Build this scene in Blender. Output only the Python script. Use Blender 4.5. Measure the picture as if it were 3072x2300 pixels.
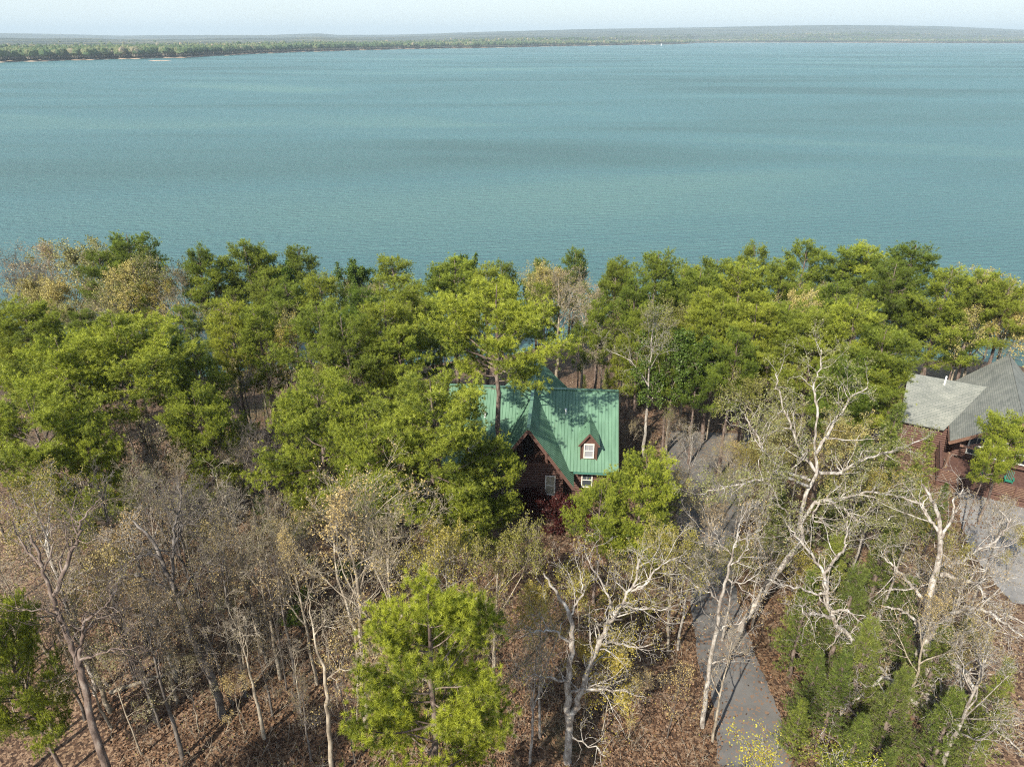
import bpy, math, random
import numpy as np
from math import radians, sin, cos, pi
for o in list(bpy.data.objects): bpy.data.objects.remove(o)
C = bpy.context.scene.collection
sc = bpy.context.scene

# ------------------------------------------------------------------ camera
CAM_Z = 38.0; FPX = 705.0; PITCH = radians(26.2)
cam_d = bpy.data.cameras.new('camera'); cam = bpy.data.objects.new('camera', cam_d); C.objects.link(cam)
cam.location = (0, 0, CAM_Z); cam.rotation_euler = (radians(90) - PITCH, 0, 0)
cam_d.sensor_width = 36; cam_d.lens = FPX / 1024 * 36; cam_d.clip_start = 0.5; cam_d.clip_end = 60000
sc.camera = cam
# ------------------------------------------------------------------ sun and sky
SUN_AZ = math.atan2(-0.55, -0.835); SUN_EL = radians(40)
sx, sy, sz = -0.55 * cos(SUN_EL), -0.835 * cos(SUN_EL), sin(SUN_EL)
W = bpy.data.worlds.new('World'); sc.world = W; W.use_nodes = True
nt = W.node_tree; nt.nodes.clear()
sky = nt.nodes.new('ShaderNodeTexSky'); sky.sky_type = 'NISHITA'; sky.sun_disc = False
sky.sun_elevation = SUN_EL; sky.sun_rotation = math.atan2(sx, sy)
sky.air_density = 1.0; sky.dust_density = 1.2; sky.ozone_density = 2.5; sky.altitude = 200
bg = nt.nodes.new('ShaderNodeBackground'); bg.inputs[1].default_value = 0.13
wo = nt.nodes.new('ShaderNodeOutputWorld')
tcw = nt.nodes.new('ShaderNodeTexCoord'); mpw = nt.nodes.new('ShaderNodeMapping'); mpw.inputs['Scale'].default_value = (2.5, 2.5, 14); nt.links.new(tcw.outputs['Generated'], mpw.inputs[0])
nzw = nt.nodes.new('ShaderNodeTexNoise'); nzw.inputs['Scale'].default_value = 1.6; nzw.inputs['Detail'].default_value = 5; nt.links.new(mpw.outputs[0], nzw.inputs['Vector'])
mrw = nt.nodes.new('ShaderNodeMapRange'); mrw.inputs[1].default_value = .35; mrw.inputs[2].default_value = .7; mrw.inputs[3].default_value = .68; mrw.inputs[4].default_value = .95; nt.links.new(nzw.outputs[0], mrw.inputs[0])
mxw = nt.nodes.new('ShaderNodeMix'); mxw.data_type = 'RGBA'; sxw = nt.nodes.new('ShaderNodeSeparateXYZ'); nt.links.new(tcw.outputs['Generated'], sxw.inputs[0])
hzw = nt.nodes.new('ShaderNodeMapRange'); hzw.inputs[1].default_value = .02; hzw.inputs[2].default_value = .45; hzw.inputs[3].default_value = 1; hzw.inputs[4].default_value = .16; nt.links.new(sxw.outputs[2], hzw.inputs[0])
mlw = nt.nodes.new('ShaderNodeMath'); mlw.operation = 'MULTIPLY'; nt.links.new(mrw.outputs[0], mlw.inputs[0]); nt.links.new(hzw.outputs[0], mlw.inputs[1])
nt.links.new(mlw.outputs[0], mxw.inputs[0]); nt.links.new(sky.outputs[0], mxw.inputs[6]); mxw.inputs[7].default_value = (4.7, 5.3, 5.4, 1)   # thin high cloud
nt.links.new(mxw.outputs[2], bg.inputs[0]); nt.links.new(bg.outputs[0], wo.inputs[0])
sun_d = bpy.data.lights.new('sun', 'SUN'); sun_d.energy = 5.0; sun_d.angle = radians(0.55); sun_d.color = (1, 0.93, 0.82)
sun = bpy.data.objects.new('sun', sun_d); C.objects.link(sun)
from mathutils import Vector
sun.rotation_euler = Vector((sx, sy, sz)).to_track_quat('Z', 'Y').to_euler(); sun.location = (-60, -90, 90)
sc.view_settings.view_transform = 'Standard'; sc.view_settings.look = 'None'
sc.view_settings.exposure = 0.62; sc.view_settings.gamma = 1.0
sc.cycles.sample_clamp_direct = 6; sc.cycles.sample_clamp_indirect = 3; sc.cycles.max_bounces = 6; sc.cycles.diffuse_bounces = 3; sc.cycles.glossy_bounces = 2
sc.cycles.transmission_bounces = 4; sc.cycles.volume_bounces = 0; sc.cycles.transparent_max_bounces = 8
sc.cycles.use_denoising = False; sc.cycles.filter_width = 1.1
sc.cycles.caustics_reflective = False; sc.cycles.caustics_refractive = False

# ------------------------------------------------------------------ helpers
def ray(px, py):                       # 1024-wide pixel -> (x, horizontal, down) per unit
    u = px - 512; v = py - 383
    return u, FPX * cos(PITCH) - v * sin(PITCH), FPX * sin(PITCH) + v * cos(PITCH)
def P(px, py, Y):                      # point seen at photo pixel (3072 wide) at distance Y
    u, h, d = ray(px / 3, py / 3)
    return np.array([u / h * Y, Y, CAM_Z - d / h * Y])
def proj(p):
    x, y, z = p
    dz = CAM_Z - z
    zc = y * cos(PITCH) + dz * sin(PITCH); yc = -y * sin(PITCH) + dz * cos(PITCH)
    return 512 + FPX * x / zc, 383 + FPX * yc / zc
def sstep(a, b, t):
    t = np.clip((t - a) / (b - a), 0, 1); return t * t * (3 - 2 * t)
WATER_Z = -10.0
def shore(x): return 104 + 5 * np.sin(x * 0.045 + 1.0) + 3 * np.sin(x * 0.11) + 0.00025 * x * x
def ground(x, y):
    x = np.asarray(x, float); y = np.asarray(y, float)
    s = shore(x)
    z = -9.6 * sstep(64, 1.0, 0) * 0
    z = -9.7 * sstep(60, 0, 0) if False else -9.6 * np.clip((y - 64) / (s - 64), 0, 1) ** 1.25
    z = z - 5.0 * sstep(0, 10, y - s)
    n = 0.35 * np.sin(x * 0.13 + 1.3) * np.sin(y * 0.11) + 0.2 * np.sin(x * 0.31 + y * 0.27)
    flat = np.clip(np.hypot(x - 14, y - 46) / 14 - 0.7, 0, 1)
    return z + n * flat - 0.02 * np.clip(-x - 10, 0, 60)
def gz(x, y): return float(ground(x, y))
def G(px, py):                         # ground point under photo pixel (3072 wide)
    Y = 40.0
    u, h, d = ray(px / 3, py / 3)
    for _ in range(30): Y = 0.5 * Y + 0.5 * (CAM_Z - gz(u / h * Y, Y)) * h / d
    return np.array([u / h * Y, Y, gz(u / h * Y, Y)])
def place_top(px, py, H):              # base position of a tree of height H whose top is at the photo pixel
    u, h, d = ray(px / 3, py / 3); Y = 40.0
    for _ in range(60): Y = 0.6 * Y + 0.4 * max(2, (CAM_Z - gz(u / h * Y, Y) - H)) * h / d
    return u / h * Y, Y

def mat(name, rough=0.8):
    m = bpy.data.materials.new(name); m.use_nodes = True
    n = m.node_tree; b = n.nodes['Principled BSDF']; b.inputs['Roughness'].default_value = rough
    return m, n, b
def N(n, t, **kw):
    q = n.nodes.new('ShaderNode' + t)
    for k, v in kw.items():
        if k.startswith('i_'): q.inputs[k[2:].replace('_', ' ')].default_value = v
        else: setattr(q, k, v)
    return q
def ramp(n, src, stops):
    r = n.nodes.new('ShaderNodeValToRGB'); e = r.color_ramp.elements
    while len(e) < len(stops): e.new(0.5)
    for q, (p, c) in zip(e, stops): q.position = p; q.color = (*c, 1)
    n.links.new(src, r.inputs[0]); return r
def noise(n, scale, detail=4, vec=None, rough=0.6):
    q = N(n, 'TexNoise'); q.inputs['Scale'].default_value = scale; q.inputs['Detail'].default_value = detail
    q.inputs['Roughness'].default_value = rough
    if vec is not None: n.links.new(vec, q.inputs['Vector'])
    return q
def objco(n, scale=None):
    t = N(n, 'TexCoord')
    if scale is None: return t.outputs['Object']
    m = N(n, 'Mapping'); m.inputs['Scale'].default_value = scale
    n.links.new(t.outputs['Object'], m.inputs[0]); return m.outputs[0]
def mixc(n, f, a, b, mode='MIX'):
    q = N(n, 'Mix', data_type='RGBA', blend_type=mode)
    for s, v in ((0, f), (6, a), (7, b)):
        if isinstance(v, (int, float)): q.inputs[s].default_value = v
        elif isinstance(v, tuple): q.inputs[s].default_value = (*v, 1)
        else: n.links.new(v, q.inputs[s])
    return q.outputs[2]
def bump(n, b, h, strength, dist=0.1):
    q = N(n, 'Bump'); q.inputs['Strength'].default_value = strength; q.inputs['Distance'].default_value = dist
    n.links.new(h, q.inputs['Height']); n.links.new(q.outputs[0], b.inputs['Normal'])

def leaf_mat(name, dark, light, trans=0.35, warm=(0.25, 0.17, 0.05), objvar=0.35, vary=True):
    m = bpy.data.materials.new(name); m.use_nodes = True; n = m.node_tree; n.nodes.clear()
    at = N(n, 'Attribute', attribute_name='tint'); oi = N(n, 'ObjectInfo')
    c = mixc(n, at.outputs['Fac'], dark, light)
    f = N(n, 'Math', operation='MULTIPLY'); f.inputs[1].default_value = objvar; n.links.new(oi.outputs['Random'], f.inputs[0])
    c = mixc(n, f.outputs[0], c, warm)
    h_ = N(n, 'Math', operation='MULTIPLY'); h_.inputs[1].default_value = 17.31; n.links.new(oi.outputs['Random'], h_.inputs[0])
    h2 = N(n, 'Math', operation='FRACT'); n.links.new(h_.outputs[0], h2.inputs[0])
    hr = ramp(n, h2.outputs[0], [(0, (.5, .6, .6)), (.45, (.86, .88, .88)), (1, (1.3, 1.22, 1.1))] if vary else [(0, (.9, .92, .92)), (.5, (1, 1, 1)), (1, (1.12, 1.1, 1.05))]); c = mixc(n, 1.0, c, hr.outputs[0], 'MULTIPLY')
    d = N(n, 'BsdfDiffuse'); t = N(n, 'BsdfTranslucent'); g = N(n, 'BsdfGlossy'); g.inputs['Roughness'].default_value = 0.5
    n.links.new(c, d.inputs[0]); n.links.new(c, t.inputs[0]); g.inputs[0].default_value = (0.6, 0.6, 0.55, 1)
    m1 = N(n, 'MixShader'); m1.inputs[0].default_value = trans; n.links.new(d.outputs[0], m1.inputs[1]); n.links.new(t.outputs[0], m1.inputs[2])
    m2 = N(n, 'MixShader'); m2.inputs[0].default_value = 0.04; n.links.new(m1.outputs[0], m2.inputs[1]); n.links.new(g.outputs[0], m2.inputs[2])
    o = N(n, 'OutputMaterial'); n.links.new(m2.outputs[0], o.inputs[0]); return m
def bark_mat(name, a, b_, c_, scale=3.0):
    m, n, b = mat(name, 0.9)
    v = objco(n, (1, 1, 0.45))
    q = noise(n, scale, 5, v); r = ramp(n, q.outputs[0], [(0.35, a), (0.5, b_), (0.66, c_)])
    n.links.new(r.outputs[0], b.inputs['Base Color'])
    q2 = noise(n, scale * 6, 3, v); bump(n, b, q2.outputs[0], 0.7, 0.03); return m
M = {}
M['pine_bark'] = bark_mat('pine_bark', (0.07, 0.05, 0.04), (0.16, 0.115, 0.09), (0.27, 0.22, 0.18))
M['white_bark'] = bark_mat('lichen_bark', (0.15, 0.12, 0.095), (0.34, 0.3, 0.25), (0.55, 0.52, 0.46), 4.5)
M['tan_bark'] = bark_mat('tan_bark', (0.15, 0.12, 0.085), (0.33, 0.275, 0.2), (0.52, 0.46, 0.35), 2.5)
M['dark_bark'] = bark_mat('dark_bark', (0.06, 0.05, 0.045), (0.13, 0.11, 0.09), (0.25, 0.22, 0.19), 2.5)
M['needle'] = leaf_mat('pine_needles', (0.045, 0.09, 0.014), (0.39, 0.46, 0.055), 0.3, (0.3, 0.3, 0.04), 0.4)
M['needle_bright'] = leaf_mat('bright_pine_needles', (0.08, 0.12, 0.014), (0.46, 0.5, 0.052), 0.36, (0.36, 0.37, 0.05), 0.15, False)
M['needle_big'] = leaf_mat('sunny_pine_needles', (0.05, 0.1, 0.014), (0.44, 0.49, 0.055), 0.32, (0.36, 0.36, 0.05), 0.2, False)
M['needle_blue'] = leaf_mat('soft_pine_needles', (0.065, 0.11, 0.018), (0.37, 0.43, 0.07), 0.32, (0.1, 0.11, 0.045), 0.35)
M['bud_yellow'] = leaf_mat('spring_buds', (0.26, 0.24, 0.05), (0.56, 0.5, 0.11), 0.4, (0.4, 0.27, 0.07), 0.4)
M['flower_yellow'] = leaf_mat('maple_flowers', (0.4, 0.35, 0.03), (0.75, 0.66, 0.08), 0.4, (0.6, 0.55, 0.07), 0.1)
M['bud_gold'] = leaf_mat('golden_catkins', (0.36, 0.3, 0.1), (0.66, 0.57, 0.22), 0.4, (0.42, 0.42, 0.12), 0.45)
M['bud_tan'] = leaf_mat('tan_buds', (0.28, 0.2, 0.1), (0.52, 0.4, 0.21), 0.3, (0.45, 0.38, 0.12), 0.5)
M['leaf_green'] = leaf_mat('young_leaves', (0.07, 0.13, 0.02), (0.2, 0.3, 0.04), 0.4, (0.2, 0.22, 0.04), 0.4)
M['leaf_red'] = leaf_mat('burgundy_leaves', (0.035, 0.008, 0.01), (0.12, 0.025, 0.02), 0.3, (0.09, 0.03, 0.02), 0.2)
M['leaf_brown'] = leaf_mat('dry_leaves', (0.075, 0.037, 0.018), (0.28, 0.165, 0.098), 0.15, (0.25, 0.16, 0.1), 0.1)

class Acc:
    """collects tubes, needles and leaves with numpy and links them as one mesh"""
    def __init__(s): s.v = []; s.f = []; s.nv = 0; s.mats = []
    def mi(s, m):
        if m not in s.mats: s.mats.append(m)
        return s.mats.index(m)
    def add(s, V, F, m, tint=None, smooth=False):
        V = np.asarray(V, float).reshape(-1, 3); F = np.asarray(F, int)
        t = np.full(len(F), 0.5) if tint is None else np.asarray(tint, float)
        s.f.append((F + s.nv, s.mi(m), t, smooth)); s.v.append(V); s.nv += len(V)
    def tubes(s, lines, k, m):
        by = {}
        for p, r in lines: by.setdefault(len(p), []).append((p, r))
        for n_, L in by.items():
            Pn = np.array([a for a, _ in L]); R = np.array([b for _, b in L]); B = len(L)
            T = np.gradient(Pn, axis=1); T /= np.linalg.norm(T, axis=2, keepdims=True) + 1e-9
            T0 = T.mean(1); ax = np.where(np.abs(T0[:, 2:3]) < 0.8, np.array([[0, 0, 1.0]]), np.array([[1.0, 0, 0]]))[:, None, :]
            U = np.cross(T, ax); U /= np.linalg.norm(U, axis=2, keepdims=True) + 1e-9; V = np.cross(T, U)
            a = np.arange(k) * 2 * pi / k
            vv = Pn[:, :, None, :] + R[:, :, None, None] * (np.cos(a)[None, None, :, None] * U[:, :, None, :] + np.sin(a)[None, None, :, None] * V[:, :, None, :])
            idx = np.arange(B * n_ * k).reshape(B, n_, k)
            j = np.roll(np.arange(k), -1)
            F = np.stack([idx[:, :-1, :], idx[:, :-1][:, :, j], idx[:, 1:][:, :, j], idx[:, 1:, :]], -1).reshape(-1, 4)
            s.add(vv.reshape(-1, 3), F, m, None, True)
    def needles(s, base, d, ln, w, m, tint, rng):
        n_ = len(base); r = rng.normal(size=(n_, 3)); side = np.cross(d, r); side /= np.linalg.norm(side, axis=1, keepdims=True) + 1e-9
        w = (w * rng.uniform(.7, 1.3, n_))[:, None]
        ln = np.broadcast_to(ln, (n_,))[:, None]
        a = base - side * w * .5; b = base + side * w * .5; c = base + d * ln
        s.add(np.stack([a, b, c], 1), np.arange(n_ * 3).reshape(-1, 3), m, tint)
    def leaves(s, ctr, size, m, tint, rng, flat=0.0):
        n_ = len(ctr); d = rng.normal(size=(n_, 3)); d[:, 2] *= (1 - flat); d /= np.linalg.norm(d, axis=1, keepdims=True) + 1e-9
        r = rng.normal(size=(n_, 3)); r[:, 2] *= (1 - flat); e = np.cross(np.cross(d, r), d); e /= np.linalg.norm(e, axis=1, keepdims=True) + 1e-9
        sz = (size * rng.uniform(.6, 1.3, n_))[:, None]
        V = np.stack([ctr - d * sz * .5, ctr + e * sz * .32, ctr + d * sz * .5, ctr - e * sz * .32], 1)
        s.add(V, np.arange(n_ * 4).reshape(-1, 4), m, tint)
    def build(s, name):
        me = bpy.data.meshes.new(name)
        V = np.concatenate(s.v); me.vertices.add(len(V)); me.vertices.foreach_set('co', V.ravel().astype(np.float32))
        loops = np.concatenate([f[0].ravel() for f in s.f]); sizes = np.concatenate([np.full(len(f[0]), f[0].shape[1]) for f in s.f])
        me.loops.add(len(loops)); me.loops.foreach_set('vertex_index', loops.astype(np.int32))
        me.polygons.add(len(sizes)); st = np.concatenate([[0], np.cumsum(sizes)[:-1]])
        me.polygons.foreach_set('loop_start', st.astype(np.int32))
        me.polygons.foreach_set('loop_total', sizes.astype(np.int32))
        me.polygons.foreach_set('material_index', np.concatenate([np.full(len(f[0]), f[1]) for f in s.f]).astype(np.int32))
        me.polygons.foreach_set('use_smooth', np.concatenate([np.full(len(f[0]), f[3]) for f in s.f]))
        at = me.attributes.new('tint', 'FLOAT', 'FACE'); at.data.foreach_set('value', np.concatenate([f[2] for f in s.f]).astype(np.float32))
        for m in s.mats: me.materials.append(m)
        me.update(); me.validate(); return me

def link(name, me, parent=None):
    o = bpy.data.objects.new(name, me); C.objects.link(o); o.parent = parent; return o
def empty(name, loc, rz=0):
    o = bpy.data.objects.new(name, None); C.objects.link(o); o.location = loc; o.rotation_euler = (0, 0, rz); o.empty_display_size = .5; return o
def tag(o, label, cat, group=None):
    o['label'] = label; o['category'] = cat
    if group: o['group'] = group
    return o
class PM:
    """plain polygon mesh collector for buildings"""
    def __init__(s): s.v = []; s.f = []
    def poly(s, pts): i = len(s.v); s.v += [tuple(p) for p in pts]; s.f.append(tuple(range(i, i + len(pts))))
    def box(s, c, d, rz=0, tilt=None):
        cx, cy, cz = c; hx, hy, hz = d[0] / 2, d[1] / 2, d[2] / 2; i = len(s.v)
        for a, b, e in ((-1, -1, -1), (1, -1, -1), (1, 1, -1), (-1, 1, -1), (-1, -1, 1), (1, -1, 1), (1, 1, 1), (-1, 1, 1)):
            x, y, z = a * hx, b * hy, e * hz
            if tilt: x, z = x * cos(tilt) - z * sin(tilt), x * sin(tilt) + z * cos(tilt)
            s.v.append((cx + x * cos(rz) - y * sin(rz), cy + x * sin(rz) + y * cos(rz), cz + z))
        s.f += [(i, i + 3, i + 2, i + 1), (i + 4, i + 5, i + 6, i + 7), (i, i + 1, i + 5, i + 4), (i + 1, i + 2, i + 6, i + 5), (i + 2, i + 3, i + 7, i + 6), (i + 3, i, i + 4, i + 7)]
    def beam(s, a, b, w, h):           # rectangular bar from a to b
        a = Vector(a); b = Vector(b); t = (b - a).normalized(); up = Vector((0, 0, 1)) if abs(t.z) < .95 else Vector((1, 0, 0))
        u = t.cross(up).normalized() * w / 2; v = u.cross(t).normalized() * h / 2; i = len(s.v)
        for p in (a, b):
            for q in (-u - v, u - v, u + v, -u + v): s.v.append(tuple(p + q))
        s.f += [(i, i + 1, i + 2, i + 3), (i + 7, i + 6, i + 5, i + 4)] + [(i + k, i + 4 + k, i + 4 + (k + 1) % 4, i + (k + 1) % 4) for k in range(4)]
    def prism(s, poly, off):           # polygon extruded by a vector
        n_ = len(poly); i = len(s.v); off = Vector(off)
        s.v += [tuple(Vector(p)) for p in poly] + [tuple(Vector(p) + off) for p in poly]
        s.f += [tuple(range(i, i + n_)), tuple(range(i + 2 * n_ - 1, i + n_ - 1, -1))]
        s.f += [(i + k, i + n_ + k, i + n_ + (k + 1) % n_, i + (k + 1) % n_) for k in range(n_)]
    def logs(s, a, b, z0, z1, r=.13, top=None):   # stacked round logs between ground points a and b
        a = Vector((a[0], a[1], 0)); b = Vector((b[0], b[1], 0)); t = (b - a).normalized(); nrm = Vector((t.y, -t.x, 0))
        z = z0 + r
        while z < z1:
            aa, bb = a, b
            if top: 
                lo, hi = top(z)
                if hi - lo < .2: break
                aa, bb = a + t * lo, a + t * hi
            i = len(s.v); k = 8
            for p in (aa, bb):
                for j in range(k):
                    an = 2 * pi * j / k; q = p + nrm * (cos(an) * r) + Vector((0, 0, z + sin(an) * r)); s.v.append(tuple(q))
            s.f += [(i + j, i + (j + 1) % k, i + k + (j + 1) % k, i + k + j) for j in range(k)]
            s.f += [tuple(range(i + k - 1, i - 1, -1)), tuple(range(i + k, i + 2 * k))]
            z += 2 * r * .96
    def build(s, name, m, parent=None, smooth=False):
        me = bpy.data.meshes.new(name); me.from_pydata(s.v, [], s.f); me.materials.append(m); me.update()
        import bmesh
        bm = bmesh.new(); bm.from_mesh(me); bmesh.ops.recalc_face_normals(bm, faces=bm.faces); bm.to_mesh(me); bm.free()
        return link(name, me, parent)

# ------------------------------------------------------------------ ground
def grid_mesh(name, xs, ys, zf, m, kind='structure', mask=None):
    X, Y = np.meshgrid(xs, ys); Z = zf(X, Y); nx = len(xs); ny = len(ys)
    idx = np.arange(nx * ny).reshape(ny, nx)
    F = np.stack([idx[:-1, :-1], idx[:-1, 1:], idx[1:, 1:], idx[1:, :-1]], -1).reshape(-1, 4)
    if mask is not None: F = F[mask(X, Y)[:-1, :-1].ravel()]
    a = Acc(); a.add(np.stack([X, Y, Z], -1).reshape(-1, 3), F, m, None, True)
    o = link(name, a.build(name)); o['kind'] = kind; return o
m, n, b = mat('leaf_litter_ground', 0.95)
co = objco(n)
v1 = N(n, 'TexVoronoi'); v1.inputs['Scale'].default_value = 7; n.links.new(co, v1.inputs['Vector'])
r1 = ramp(n, v1.outputs['Color'], [(0.1, (0.055, 0.028, 0.016)), (0.4, (0.135, 0.075, 0.042)), (0.6, (0.215, 0.13, 0.077)), (0.9, (0.34, 0.225, 0.14))])
sep = N(n, 'SeparateColor'); n.links.new(v1.outputs['Color'], sep.inputs[0]); n.links.new(sep.outputs[0], r1.inputs[0])
q = noise(n, 0.09, 5, co); r2 = ramp(n, q.outputs[0], [(0.38, (1, 1, 1)), (0.62, (0.62, 0.6, 0.52))])
c = mixc(n, 1.0, r1.outputs[0], r2.outputs[0], 'MULTIPLY')
q3 = noise(n, 0.05, 6, co); r3 = ramp(n, q3.outputs[0], [(0.56, (0, 0, 0)), (0.7, (1, 1, 1))])
f3 = N(n, 'Math', operation='MULTIPLY'); f3.inputs[1].default_value = .55; n.links.new(r3.outputs[0], f3.inputs[0])
c = mixc(n, f3.outputs[0], c, (0.12, 0.13, 0.05))
n.links.new(c, b.inputs['Base Color']); q4 = noise(n, 9, 5, co); bump(n, b, q4.outputs[0], 1.0, 0.12)
M['ground'] = m
xs = np.concatenate([np.linspace(-900, -110, 40), np.arange(-108, 108, 1.5), np.linspace(110, 900, 40)])
ys = np.concatenate([np.linspace(-300, -14, 24), np.arange(-12, 200, 1.5), np.linspace(202, 420, 12)])
grid_mesh('ground', xs, ys, ground, M['ground'])

# driveway and parking pad, draped over the ground
m, n, b = mat('asphalt', 0.9); co = objco(n)
q = noise(n, 0.5, 6, co); r = ramp(n, q.outputs[0], [(0.3, (0.1, 0.095, 0.088)), (0.7, (0.17, 0.163, 0.15))])
v1 = N(n, 'TexVoronoi'); v1.inputs['Scale'].default_value = 8; n.links.new(co, v1.inputs['Vector'])
sp = N(n, 'SeparateColor'); n.links.new(v1.outputs['Color'], sp.inputs[0])
q2 = noise(n, 0.35, 5, co)
ad = N(n, 'Math', operation='ADD'); n.links.new(sp.outputs[0], ad.inputs[0]); n.links.new(q2.outputs[0], ad.inputs[1])
rr = ramp(n, ad.outputs[0], [(0.6, (0, 0, 0)), (0.7, (1, 1, 1))]); rr.color_ramp.elements[0].position = 1.32 / 1.5; rr.color_ramp.elements[1].position = 1.4 / 1.5
sc_ = N(n, 'Math', operation='MULTIPLY'); sc_.inputs[1].default_value = 1 / 1.5; n.links.new(ad.outputs[0], sc_.inputs[0]); n.links.new(sc_.outputs[0], rr.inputs[0])
c = mixc(n, rr.outputs[0], r.outputs[0], (0.2, 0.13, 0.085)); n.links.new(c, b.inputs['Base Color'])
q5 = noise(n, 30, 3, co); bump(n, b, q5.outputs[0], 0.5, 0.02); M['asphalt'] = m
m, n, b = mat('gravel_concrete', 0.92); co = objco(n); q = noise(n, 0.6, 8, co)
r = ramp(n, q.outputs[0], [(0.3, (0.17, 0.163, 0.15)), (0.7, (0.3, 0.287, 0.265))]); n.links.new(r.outputs[0], b.inputs['Base Color'])
q5 = noise(n, 25, 3, co); bump(n, b, q5.outputs[0], 0.5, 0.02); M['gravel'] = m
def catmull(pts, k=6):
    pts = [np.array(p, float) for p in pts]; pts = [2 * pts[0] - pts[1]] + pts + [2 * pts[-1] - pts[-2]]; out = []
    for i in range(1, len(pts) - 2):
        a, b_, c_, d = pts[i - 1:i + 3]
        for t in np.arange(k) / k: out.append(.5 * ((2 * b_) + (-a + c_) * t + (2 * a - 5 * b_ + 4 * c_ - d) * t * t + (-a + 3 * b_ - 3 * c_ + d) * t ** 3))
    out.append(pts[-2]); return np.array(out)
def draped_strip(name, left, right, m, lift=.035, across=14):
    L = catmull(left, 10); R = catmull(right, 10); rng = np.random.default_rng(3)
    jl = np.convolve(rng.normal(0, .35, len(L) + 6), np.ones(7) / 7, 'valid')[:len(L)]; 
    t = np.linspace(0, 1, across)
    V = L[:, None, :2] * (1 - t)[None, :, None] + R[:, None, :2] * t[None, :, None]
    wob = rng.normal(0, .07, (len(L), 2)); V[:, 0] += wob; V[:, -1] += np.roll(wob, 3, 0)
    Z = ground(V[..., 0], V[..., 1]) + lift
    idx = np.arange(len(L) * across).reshape(len(L), across)
    F = np.stack([idx[:-1, :-1], idx[:-1, 1:], idx[1:, 1:], idx[1:, :-1]], -1).reshape(-1, 4)
    a = Acc(); a.add(np.concatenate([V, Z[..., None]], -1).reshape(-1, 3), F, m, None, True)
    o = link(name, a.build(name)); o['kind'] = 'structure'; return o
DL = [(2165, 2560), (2155, 2300), (2140, 2110), (2095, 1985), (2070, 1800), (2060, 1660), (2030, 1560), (2005, 1440), (2000, 1340), (2015, 1290)]
DR = [(2470, 2560), (2382, 2300), (2350, 2170), (2290, 2020), (2235, 1880), (2205, 1760), (2205, 1660), (2230, 1540), (2270, 1420), (2250, 1300)]
GL = [G(*p) for p in DL]; GR = [G(*p) for p in DR]
draped_strip('driveway', GL, GR, M['asphalt'])
PL = [(2870, 1440), (2880, 1530), (2900, 1620), (2960, 1720), (3040, 1810)]; PR = [(3180, 1500), (3220, 1560), (3260, 1640), (3300, 1720), (3350, 1810)]
draped_strip('parking_court', [G(*p) for p in PL], [G(*p) for p in PR], M['gravel'])

# ------------------------------------------------------------------ lake
m, n, b = mat('lake_water', 0.36); co = objco(n)
mp = N(n, 'Mapping'); mp.inputs['Scale'].default_value = (0.0022, 0.0075, 1); mp.inputs['Rotation'].default_value = (0, 0, 0.16); n.links.new(co, mp.inputs[0])
q = noise(n, 1.0, 4, mp.outputs[0], .5); q.inputs['Distortion'].default_value = .6
r = ramp(n, q.outputs[0], [(0.35, (0.062, 0.146, 0.135)), (0.45, (0.077, 0.18, 0.172)), (0.56, (0.085, 0.203, 0.204)), (0.67, (0.118, 0.24, 0.215))])
n.links.new(r.outputs[0], b.inputs['Base Color']); b.inputs['IOR'].default_value = 1.33
mw = N(n, 'Mapping'); mw.inputs['Scale'].default_value = (0.22, 0.75, 1); mw.inputs['Rotation'].default_value = (0, 0, -0.35); n.links.new(co, mw.inputs[0])
w1 = noise(n, 1.0, 6, mw.outputs[0], .68)
mw2 = N(n, 'Mapping'); mw2.inputs['Scale'].default_value = (0.01, 0.03, 1); n.links.new(co, mw2.inputs[0]); w2 = noise(n, 1.0, 3, mw2.outputs[0])
wv = N(n, 'TexWave', wave_type='BANDS', bands_direction='Y'); wv.inputs['Scale'].default_value = .1; wv.inputs['Distortion'].default_value = 9; wv.inputs['Detail'].default_value = 4; wv.inputs['Detail Scale'].default_value = 1.6
mv = N(n, 'Mapping'); mv.inputs['Rotation'].default_value = (0, 0, -.3); n.links.new(co, mv.inputs[0]); n.links.new(mv.outputs[0], wv.inputs[0])
wa = N(n, 'Math', operation='MULTIPLY_ADD'); wa.inputs[1].default_value = .2; n.links.new(wv.outputs['Fac'], wa.inputs[0]); n.links.new(w1.outputs[0], wa.inputs[2]); w1 = wa
ad = N(n, 'Math', operation='MULTIPLY_ADD'); ad.inputs[1].default_value = 1.2; n.links.new(w2.outputs[0], ad.inputs[0]); n.links.new(w1.outputs[0], ad.inputs[2])
bump(n, b, ad.outputs[0], 1.0, 2.2); M['water'] = m
a = Acc(); a.add([(-20000, 60, WATER_Z), (20000, 60, WATER_Z), (20000, 22000, WATER_Z), (-20000, 22000, WATER_Z)], [(0, 1, 2, 3)], m)
o = link('lake_water', a.build('lake_water')); o['kind'] = 'structure'

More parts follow.
